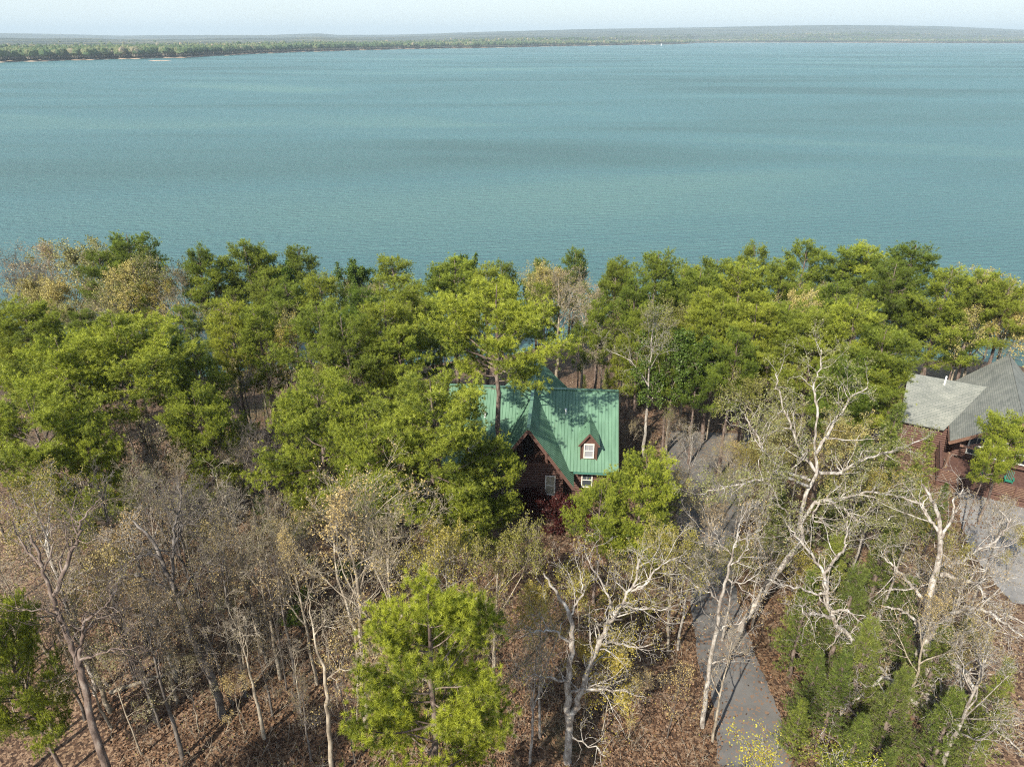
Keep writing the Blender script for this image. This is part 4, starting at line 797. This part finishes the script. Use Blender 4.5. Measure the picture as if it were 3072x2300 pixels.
# ------------------------------------------------------------------ hand-shaped trees
def hero(name, label, cat, limbs, bark, bud, nb, bs, seed, counts=(0, 0, 1.6, 4, 3), gn=.2, ratio=.42, group=None, maxlev=4, step=5):
    """limbs: (points [(photo_x, photo_y, distance)], base radius, tip radius, level)"""
    rng = np.random.default_rng(seed); thick = []; thin = []; tips = []; base = None
    for pts, ra, rb, lev in limbs:
        Q = np.array([P(*p) for p in pts])
        if base is None: Q[0][2] = min(Q[0][2], gz(Q[0][0], Q[0][1]) - .1); base = Q[0].copy()
        Q = Q - base; S = catmull(Q, step); S[1:-1] += rng.normal(0, .035 + .02 * (lev > 0), S[1:-1].shape)
        rad = np.interp(np.linspace(0, 1, len(S)), [0, 1], [ra, rb]); thick.append((S, rad * .9))
        L = np.linalg.norm(np.diff(S, axis=0), axis=1).sum()
        if lev >= 1:
            k = max(4, int(L * 3.1))
            for j in range(k):
                t = .12 + .88 * (j + rng.uniform(0, 1)) / k; f = t * (len(S) - 1); i0 = min(int(f), len(S) - 2)
                q = S[i0] + (S[i0 + 1] - S[i0]) * (f - i0); bd = unit(S[i0 + 1] - S[i0]); s_ = unit(np.cross(bd, rng.normal(size=3)))
                a_ = rng.uniform(.5, 1.2); cd = unit(bd * cos(a_) + s_ * sin(a_) + [0, 0, .25]); rr = np.interp(t, [0, 1], [ra, rb]) * rng.uniform(.3, .6)
                sub_grow(rng, q, cd, rng.uniform(.7, 3.2) * (1.15 - .4 * t), max(.022, min(.055, rr)), 2, maxlev, gn, .03, (0, 0, 4, 3), thick, thin, tips, .5)
    r = finish(thick, thin, tips, bark, bud, nb, bs, rng, 'tree', kt=9)
    o = empty(name, tuple(base)); link('trunk', r['trunk'], o); link('crown', r['crown'], o); tag(o, label, cat, group); return o
def r6(*pts): return [(1800 + .604 * x, 1300 + .604 * y, Y) for x, y, Y in pts]
def r5(*pts): return [(900 + .604 * x, 1300 + .604 * y, Y) for x, y, Y in pts]
def r4(*pts): return [(.604 * x, 1300 + .604 * y, Y) for x, y, Y in pts]
hero('oak_tree', 'white-barked gnarled oak with drooping crooked limbs at the lower right', 'oak tree', [
    (r6((1640, 1470, 29.3), (1640, 1300, 30.2), (1630, 1100, 31), (1618, 960, 31.6), (1640, 780, 32.3), (1680, 650, 32.8), (1690, 500, 33.4), (1660, 350, 34), (1600, 250, 34.4)), .38, .07, 0),
    (r6((1690, 700, 32.6), (1800, 720, 32.2), (1880, 760, 31.9), (1950, 850, 31.5), (2106, 940, 31)), .17, .05, 1),
    (r6((1635, 1020, 31.3), (1700, 930, 31), (1800, 870, 30.4), (1900, 880, 30), (2000, 930, 29.8), (2106, 1010, 29.4)), .16, .05, 1),
    (r6((1640, 1110, 31), (1720, 1110, 30.4), (1790, 1160, 29.8), (1830, 1220, 29.3), (1870, 1320, 28.6), (1950, 1410, 28), (2010, 1500, 27.4), (2106, 1590, 27)), .2, .05, 1),
    (r6((1612, 1000, 31.5), (1560, 920, 32), (1490, 870, 32.3), (1395, 850, 32.6)), .14, .04, 1),
    (r6((1612, 830, 32), (1530, 740, 32.8), (1460, 650, 33.2), (1400, 610, 33.8)), .13, .04, 1),
    (r6((1680, 650, 32.8), (1780, 640, 33), (1850, 590, 33.5), (1930, 550, 34), (2000, 500, 34.5), (2040, 420, 35)), .15, .05, 1),
    (r6((1690, 520, 33.2), (1740, 420, 33.6), (1755, 340, 34), (1800, 260, 34.6)), .1, .03, 1),
    (r6((1690, 500, 33.4), (1640, 430, 33.9), (1590, 350, 34.4), (1500, 310, 35)), .12, .04, 1),
    (r6((1640, 1340, 30), (1560, 1330, 30), (1440, 1230, 30.4), (1310, 1080, 31), (1150, 910, 31.6), (1130, 800, 32), (1110, 690, 32.4)), .24, .1, 1),
    (r6((1110, 690, 32.4), (1050, 600, 32.8), (1000, 540, 33), (935, 455, 33.6)), .1, .04, 1),
    (r6((1115, 690, 32.4), (1180, 610, 32.6), (1220, 540, 33), (1230, 430, 33.6)), .1, .04, 1),
    (r6((1125, 800, 32), (1050, 785, 32), (960, 760, 31.9), (870, 740, 31.8), (835, 700, 31.7)), .09, .03, 1),
    (r6((1150, 915, 31.6), (1090, 895, 31.3), (1020, 890, 31), (985, 850, 30.9)), .09, .04, 1),
    (r6((1150, 880, 31.6), (1230, 880, 31), (1280, 920, 30.6), (1250, 985, 30.4)), .09, .03, 1),
    (r6((1480, 1250, 30.4), (1410, 1205, 29.8), (1340, 1260, 29.2), (1250, 1340, 28.6), (1190, 1400, 28.2), (1140, 1480, 27.8)), .12, .04, 1),
    (r6((1250, 1340, 28.6), (1180, 1280, 28.7), (1080, 1280, 28.8)), .06, .02, 1),
    (r6((1700, 1090, 30.6), (1700, 1200, 29.6), (1690, 1350, 28.8), (1650, 1480, 28.2)), .09, .03, 1)],
    'white_bark', 'bud_tan', 1, .07, 301, gn=.22)
hero('oak_tree', 'leaning brown-trunked oak with wide white limbs and golden buds', 'oak tree', [
    (r6((690, 975, 37.4), (760, 860, 37.7), (900, 660, 38.2), (1000, 530, 38.6), (995, 420, 38.9), (1025, 300, 39.2), (1075, 190, 39.4), (1065, 60, 39.6), (1080, -80, 39.8)), .27, .06, 0),
    (r6((1040, 230, 39), (930, 190, 38.6), (830, 100, 38.2), (770, 0, 38.4), (720, -100, 38.8)), .13, .04, 1),
    (r6((1035, 260, 39), (900, 215, 38), (740, 240, 37.2), (600, 270, 36.6), (500, 300, 36.2)), .11, .03, 1),
    (r6((1000, 440, 38.8), (1090, 330, 38.6), (1200, 370, 38.2), (1300, 440, 37.8), (1400, 440, 37.4), (1450, 410, 37.4)), .14, .04, 1),
    (r6((1080, 190, 39.4), (1200, 190, 39.8), (1300, 130, 40.2), (1450, 90, 40.8), (1620, 20, 41.4)), .14, .04, 1),
    (r6((1090, 330, 38.6), (1200, 320, 38.8), (1330, 290, 39), (1480, 310, 39.2), (1600, 400, 39.3)), .12, .04, 1),
    (r6((1075, 190, 39.4), (1000, 90, 40), (950, -30, 40.6), (900, -150, 41.2), (870, -300, 41.8)), .13, .04, 1),
    (r6((1070, 100, 39.6), (1150, -30, 40.2), (1230, -160, 41), (1330, -230, 41.6)), .13, .04, 1),
    (r6((1080, -80, 39.8), (1060, -220, 40.6), (1090, -330, 41.2), (1100, -420, 41.6)), .09, .03, 1),
    (r6((1000, 540, 38.6), (940, 420, 38), (900, 350, 37.6), (850, 260, 37.2)), .08, .03, 1),
    (r6((1090, 330, 38.6), (1060, 420, 38), (1150, 470, 37.5), (1200, 560, 37)), .07, .03, 1)],
    'white_bark', 'bud_gold', 3, .12, 302, gn=.2)
hero('slender_tree', 'slender white tree standing against the dark driveway', 'bare tree', [
    (r6((510, 1440, 29.6), (545, 1150, 29.7), (590, 880, 29.7), (625, 740, 29.8), (660, 590, 29.9), (700, 430, 30)), .17, .03, 0),
    (r6((570, 1000, 29.7), (620, 960, 29.4), (700, 940, 29.2), (760, 880, 29)), .06, .02, 1), (r6((560, 1140, 29.7), (640, 1110, 29.2), (720, 1065, 28.8)), .06, .02, 1),
    (r6((600, 850, 29.7), (540, 780, 30), (480, 760, 30.2)), .05, .02, 1), (r6((630, 720, 29.8), (700, 740, 29.6), (790, 690, 29.4)), .06, .02, 1),
    (r6((655, 600, 29.9), (600, 540, 30.2), (560, 480, 30.5)), .04, .015, 1), (r6((650, 650, 29.9), (720, 590, 29.6), (740, 500, 29.6)), .05, .015, 1), (r6((660, 590, 29.9), (690, 500, 30), (700, 400, 30.2)), .04, .015, 1)],
    'white_bark', 'bud_tan', 1, .08, 303)
hero('oak_tree', 'pale double-trunked oak with yellow buds at the bottom right of centre', 'oak tree', [
    (r5((1330, 1620, 27), (1335, 1450, 27.1), (1330, 1230, 27.2), (1350, 1050, 27.3), (1340, 900, 27.4), (1270, 790, 27.6), (1210, 690, 27.8)), .27, .04, 0),
    (r5((1345, 1420, 27.1), (1410, 1240, 27.3), (1480, 1050, 27.5), (1560, 900, 27.7), (1630, 790, 27.9), (1690, 620, 28.2)), .2, .05, 1),
    (r5((1340, 1240, 27.2), (1270, 1215, 26.6), (1180, 1200, 26.2), (1080, 1215, 26)), .08, .02, 1),
    (r5((1340, 1030, 27.3), (1260, 985, 27), (1180, 985, 26.7), (1110, 965, 26.5)), .08, .03, 1),
    (r5((1345, 1280, 27.2), (1430, 1270, 26.6), (1540, 1270, 26.2), (1660, 1290, 26)), .09, .03, 1),
    (r5((1470, 1060, 27.5), (1550, 1040, 27), (1650, 1060, 26.6), (1760, 1040, 26.4)), .08, .03, 1),
    (r5((1560, 900, 27.7), (1520, 780, 28), (1450, 660, 28.4), (1410, 560, 28.8)), .08, .02, 1),
    (r5((1340, 900, 27.4), (1400, 800, 27.8), (1400, 690, 28.2)), .07, .02, 1), (r5((1340, 1500, 27.1), (1420, 1540, 26), (1520, 1600, 25.2)), .06, .02, 1),
    (r5((1640, 780, 27.9), (1720, 740, 28), (1800, 640, 28.2), (1900, 600, 28.4)), .08, .02, 1), (r5((1600, 850, 27.8), (1700, 870, 27.3), (1850, 860, 27)), .07, .02, 1)],
    'white_bark', 'bud_yellow', 1, .09, 304)
hero('oak_tree', 'thick rough trunk with bare crooked branches at the lower left', 'oak tree', [
    (r4((560, 1760, 23.5), (530, 1656, 24), (450, 1400, 24.8), (400, 1170, 25.4), (330, 1000, 25.8), (270, 830, 26.2), (210, 660, 26.6), (150, 500, 27)), .25, .06, 0),
    (r4((395, 1150, 25.4), (410, 1000, 25.6), (430, 930, 25.8), (520, 860, 26), (580, 780, 26.4)), .12, .03, 1),
    (r4((270, 800, 26.2), (340, 620, 26.8), (390, 500, 27.2), (410, 420, 27.6), (480, 330, 28)), .13, .03, 1),
    (r4((400, 1120, 25.4), (520, 1080, 25), (600, 1070, 24.8), (660, 1120, 24.6)), .08, .02, 1), (r4((330, 1000, 25.8), (270, 900, 25.4), (160, 870, 25.2), (40, 880, 25)), .07, .02, 1),
    (r4((210, 660, 26.6), (120, 560, 27), (60, 430, 27.4)), .08, .02, 1), (r4((220, 680, 26.6), (260, 560, 27), (240, 430, 27.6)), .06, .02, 1)],
    'pine_bark', 'bud_tan', 1, .07, 305)
hero('oak_tree', 'forked dark trunk with a broken pale limb left of centre', 'oak tree', [
    (r4((1110, 1400, 30.2), (1060, 1240, 30.5), (985, 1090, 30.8), (920, 920, 31.1), (875, 800, 31.3), (810, 640, 31.8), (740, 510, 32.2), (660, 430, 32.6)), .3, .06, 0),
    (r4((880, 810, 31.3), (930, 740, 31.5), (980, 680, 31.8), (1060, 620, 32), (1100, 540, 32.4)), .12, .03, 1), (r4((870, 800, 31.3), (855, 620, 31.9), (865, 470, 32.4), (900, 330, 33), (880, 240, 33.4)), .12, .03, 1),
    (r4((850, 790, 31.3), (760, 740, 31), (700, 705, 30.8), (650, 695, 30.6)), .12, .04, 1), (r4((915, 970, 31), (840, 960, 30.5), (740, 940, 30.2), (640, 930, 30)), .1, .03, 1),
    (r4((800, 620, 31.8), (720, 600, 31.6), (640, 640, 31.4), (560, 700, 31.2)), .09, .02, 1)],
    'dark_bark', None, 0, .07, 306)
hero('slender_tree', 'dark straight tree trunk beside the leaf-covered clearing', 'bare tree', [
    (r4((1640, 1656, 26), (1625, 1400, 26.3), (1610, 1200, 26.6), (1560, 1000, 27), (1530, 800, 27.4)), .16, .03, 0), (r4((1610, 1230, 26.6), (1680, 1180, 26.3), (1760, 1170, 26.2)), .05, .02, 1), (r4((1560, 1000, 27), (1620, 920, 26.6)), .05, .02, 1)],
    'tan_bark', None, 0, .07, 307)
# maples in yellow flower at the very bottom
for i, (px, py, H, w, lab) in enumerate([(2500, 2195, 19.5, .6, 'bright yellow flowering treetop at the bottom edge, larger of two'), (2330, 2225, 19, .38, 'bright yellow flowering treetop at the bottom edge, smaller of two')]):
    p = P(px, py, 13.5)
    K_ = make_bare(271 + i, H, .86, 1.5 * w, 'white_bark', 'flower_yellow', 10, .06, limbs=5, counts=(0, 4, 3, 2), maxlev=3, ang=(.15, .6), r0=.1)
    put(K_, 'leafing_tree', lab, 'leafing tree', p[0], 13.5, p[2] - gz(p[0], 13.5), .4 + i, group='yellow flowering treetops')
# burgundy shrub by the cabin front
def shrub(seed, R, H, leafm, nl_, ls, name, label, x, y, bark='dark_bark'):
    rng = np.random.default_rng(seed); thick = []; thin = []; tips = []
    for j in range(9):
        a_ = rng.uniform(.15, .9); az = j * 2.4; d = np.array([sin(a_) * cos(az), sin(a_) * sin(az), cos(a_)])
        sub_grow(rng, np.zeros(3), d, H * rng.uniform(.8, 1.05), .04, 1, 4, .14, .04, (0, 6, 5, 4), thick, thin, tips, .5)
    r = finish(thick, thin, tips, bark, leafm, nl_, ls, rng, name, kt=5); r['H'] = H
    return put(r, name, label, 'shrub', x, y, H)
for i, (px, py, lab) in enumerate([(1640, 1560, 'burgundy-leaved shrub right under the cabin front window'), (1725, 1590, 'burgundy-leaved shrub at the foot of the front gable valley'), (1570, 1500, 'rusty red shrub half hidden by the pine at the cabin wall')]):
    g_ = G(px, py); shrub(401 + i, 2.0, 2.7, 'leaf_red', 6, .15, 'red_shrub', lab, g_[0], g_[1] - .2)
# saplings and thin trees by zone
def zone(poly_lo, poly_hi, n_, kinds, Hr, template, group, seed, mind=1.3, name='sapling', cat='sapling', edge=False):
    """n_ thin trees spread over the ground rectangle seen between two photo pixels"""
    rng = random.Random(seed); recs = []; tries = 0
    while len(recs) < n_ and tries < 4000:
        tries += 1; px = rng.uniform(poly_lo[0], poly_hi[0]); py = rng.uniform(poly_lo[1], poly_hi[1]); g_ = G(px, py); x, y = g_[0], g_[1]
        if y > shore(x) - 3 or (blocked(x, y) if not edge else np.any(np.hypot(DRV[:, 0] - x, DRV[:, 1] - y) < DW + .1)) or any((x - a_[0]) ** 2 + (y - a_[1]) ** 2 < mind ** 2 for a_ in recs): continue
        recs.append((x, y, rng.choice(kinds), rng.uniform(*Hr), rng.uniform(0, 6.28)))
    recs.sort(key=lambda r: proj((r[0], r[1], gz(r[0], r[1])))[0])
    for i, (x, y, K, H, rz) in enumerate(recs): put(K, name, template % ordinal(i + 1, len(recs)), cat, x, y, H, rz, 1.0, group, tilt=(rng.uniform(-.07, .07), rng.uniform(-.07, .07)))
DRV = np.concatenate([np.array([(a_ + b_) / 2 for a_, b_ in zip(catmull(GL, 3), catmull(GR, 3))])[:, :2]])
DW = np.array([np.linalg.norm(a_ - b_) / 2 for a_, b_ in zip(catmull(GL, 3), catmull(GR, 3))])
def blocked(x, y):
    if (x - 3.4) ** 2 + (y - 25.5) ** 2 < 9: return True
    if np.any(np.hypot(DRV[:, 0] - x, DRV[:, 1] - y) < DW + .8): return True
    if -6.5 < x < 11 and 49.5 < y < 66: return True
    if 36 < x < 62 and 44 < y < 80: return True
    return False
T_ = B_['thin'][:3]; G_ = B_['grey'] + B_['tan'][1:]
zone((0, 1750), (560, 2290), 26, T_[:2] + G_, (7, 13), 'thin bare tree, %s in the bottom left corner wood', 'thin trees of the bottom left corner', 1)
zone((0, 1350), (560, 1750), 27, T_[:2] + G_, (7, 12), 'thin bare tree, %s in the dim left thicket', 'thin trees of the left thicket', 2)
zone((560, 1900), (1150, 2290), 18, T_[:2] + G_[1:3], (5, 11), 'slim bare trunk, %s on the rusty leaf litter clearing', 'slim trees on the clearing', 3)
zone((560, 1550), (1150, 1900), 24, T_[:2] + G_, (6, 11), 'slim bare tree, %s behind the rusty clearing', 'slim trees behind the clearing', 4)
zone((1150, 1750), (1700, 2290), 11, T_ + [B_['yellow'][0]], (4, 10), 'spindly sapling, %s around the nearest tufted pine', 'saplings around the nearest pine', 5)
zone((1700, 1850), (2080, 2290), 9, T_, (3.5, 8), 'spindly sapling, %s along the near side of the driveway', 'saplings left of the driveway', 6)
zone((2480, 1900), (3060, 2290), 8, T_, (3, 6), 'low sapling, %s beneath the gnarled white oak', 'saplings beneath the white oak', 7)
zone((2300, 1500), (3060, 1900), 12, T_, (3, 7), 'low sapling, %s between driveway and concrete court', 'saplings between driveway and court', 8)
zone((1880, 1130), (2500, 1290), 14, T_ + G_[:3] + [B_['green'][1]], (5, 10), 'slim tree, %s on the slope behind the parking pad', 'slim trees behind the parking pad', 9)
zone((2300, 1290), (2700, 1480), 8, T_, (3, 6), 'small sapling, %s right of the parking pad', 'saplings right of the parking pad', 10)
zone((1600, 1010), (2700, 1130), 19, T_ + [B_['green'][0]] + G_, (6, 11), 'slim tree, %s low on the lakeside slope right of the cabin', 'slim trees on the lakeside slope', 12)
zone((1560, 1060), (2600, 1260), 22, PYNG, (2.5, 6), 'small green conifer, %s on the slope behind the cabin and pad', 'small conifers behind the cabin', 18, 1.5, 'young_pine', 'young pine')
zone((100, 1100), (1350, 1400), 16, PYNG, (2.5, 6), 'small green conifer, %s low in the wood left of the cabin', 'small conifers left of the cabin', 19, 1.5, 'young_pine', 'young pine')
zone((1970, 1320), (2280, 1900), 14, B_['white'] + [G_[0], G_[1]], (7, 10), 'thin twiggy tree, %s screening the upper driveway', 'twiggy trees screening the driveway', 20, 1.5, 'bare_tree', 'bare tree', True)
zone((800, 1080), (1400, 1300), 12, T_ + G_, (6, 11), 'slim trunk, %s in the dark wood left of the cabin', 'slim trees left of the cabin', 13)
zone((200, 1050), (900, 1330), 18, T_ + G_, (6, 11), 'slim trunk, %s in the wood of the upper left', 'slim trees of the upper left wood', 14)
zone((1560, 1000), (2560, 1190), 16, [PINE[1], PINE[3]], (13, 16), 'straight-trunked pine, %s on the slope behind the parking pad', 'straight pines on the lakeside slope', 15, 4.0, 'pine_tree', 'pine tree')
zone((0, 1000), (1000, 1250), 5, PINE, (10, 13), 'half-hidden pine, %s beneath the taller upper left pines', 'half hidden pines of the upper left', 16, 4.0, 'pine_tree', 'pine tree')
zone((560, 1500), (1250, 1900), 14, [B_['thin'][3]], (1.5, 3.2), 'bright green low shrub, %s in the gap behind the clearing', 'green shrubs behind the clearing', 17, 1.0, 'green_shrub', 'shrub')
# trees standing behind and left of the camera whose shade falls into the picture
for i, (x, y, H) in enumerate([(-9, 6, 17), (3, 10, 16), (-22, 14, 18), (-30, 24, 18), (9, 7, 15)]):
    put([B_['tan'][0], PINE[1], PINE[0], B_['tan'][1], PINE[3]][i], ['bare_tree', 'pine_tree', 'pine_tree', 'bare_tree', 'pine_tree'][i], ['tall tree just outside the lower left corner', 'pine below the viewpoint shading the litter', 'pine outside the left edge shading the thicket', 'bare tree outside the left edge', 'pine below the viewpoint shading the driveway'][i], ['bare tree', 'pine tree', 'pine tree', 'bare tree', 'pine tree'][i], x, y, H, i)
# loose leaves and twigs on the forest floor: one mass
rng = np.random.default_rng(55); n_ = 90000
y = 20 + 62 * rng.random(n_) ** 1.4; x = (rng.random(n_) * 1.7 - .85) * y
keep = ~((x > -7) & (x < 12) & (y > 51.8) & (y < 66)); x, y = x[keep], y[keep]
dmin = np.full(len(x), 9.0)
for (a_, b_), w_ in zip(DRV, DW): dmin = np.minimum(dmin, np.hypot(x - a_, y - b_) - w_)
keep = rng.random(len(x)) < np.where(dmin > 0, 1, .85 * np.exp(np.minimum(dmin, 0) / .4) + .03); x, y = x[keep], y[keep]
a = Acc(); a.leaves(np.stack([x, y, ground(x, y) + .07 + rng.random(len(x)) * .06], 1), .17, M['leaf_brown'], rng.random(len(x)), rng, .6)
o = link('leaf_litter', a.build('leaf_litter')); o['kind'] = 'stuff'; o['label'] = 'rusty dry leaves scattered over the forest floor'
n_ = 9000; y = 20 + 75 * rng.random(n_) ** 1.3; x = (rng.random(n_) * 1.7 - .85) * y; ok = ~np.array([blocked(p, q_) for p, q_ in zip(x, y)]); x, y = x[ok], y[ok]
lines = []
for px, py in zip(x, y):
    p = np.array([px, py, gz(px, py)]); d = unit(np.array([rng.normal(0, .5), rng.normal(0, .5), 1])); L = rng.uniform(.4, 1.5)
    m1 = p + d * L * .5; lines.append((np.array([p, m1, m1 + unit(d + rng.normal(0, .3, 3)) * L * .5]), np.array([.014, .01, .004])))
    for _ in range(2): q_ = p + d * L * rng.uniform(.3, .6); e_ = unit(d + rng.normal(0, .6, 3)); lines.append((np.array([q_, q_ + e_ * L * .25, q_ + e_ * L * .5 + [0, 0, .03]]), np.array([.009, .006, .003])))
a = Acc(); a.tubes(lines, 3, M['tan_bark']); a.leaves(np.array([l[0][-1] for l in lines[::4]]), .1, M['bud_yellow'], rng.random(len(lines[::4])), rng)
o = link('undergrowth', a.build('undergrowth')); o['kind'] = 'stuff'; o['label'] = 'low twiggy undergrowth on the forest floor'
# fallen logs
for i, (p0, p1, r_, lab) in enumerate([((330, 2080), (560, 2010), .14, 'mossy fallen log in the lower left wood'), ((1010, 1620), (1160, 1500), .12, 'fallen bare trunk behind the rusty clearing'), ((2130, 1640), (2260, 1700), .1, 'fallen grey branch beside the driveway')]):
    A_, B2 = G(*p0), G(*p1); pts = np.linspace(A_, B2, 6); pts[:, 2] = ground(pts[:, 0], pts[:, 1]) + r_; base = pts[0].copy(); a = Acc(); a.tubes([(pts - base, r_ * np.linspace(1, .6, 6))], 8, M['tan_bark'])
    o = link('fallen_log', a.build('fallen_log')); o.location = base; tag(o, lab, 'log', 'fallen wood')

# ------------------------------------------------------------------ air
HAZE = 8.5e-5
me = bpy.data.meshes.new('haze'); x0, x1, y0, y1, z0, z1 = -21000, 21000, -400, 22500, -700, 260
vs = [(x, y, z) for z in (z0, z1) for y in (y0, y1) for x in (x0, x1)]
me.from_pydata(vs, [], [(0, 2, 3, 1), (4, 5, 7, 6), (0, 1, 5, 4), (2, 6, 7, 3), (0, 4, 6, 2), (1, 3, 7, 5)])
hm = bpy.data.materials.new('haze'); hm.use_nodes = True; n = hm.node_tree; n.nodes.clear()
pv = N(n, 'VolumePrincipled'); pv.inputs['Density'].default_value = HAZE; pv.inputs['Color'].default_value = (.72, .88, .97, 1); pv.inputs['Anisotropy'].default_value = 0
o_ = N(n, 'OutputMaterial'); n.links.new(pv.outputs[0], o_.inputs['Volume']); me.materials.append(hm)
o = link('haze', me); o['kind'] = 'stuff'
print('built', round(time.time() - _t0, 1), 'objects', len(bpy.data.objects), 'trees', len(ALL))
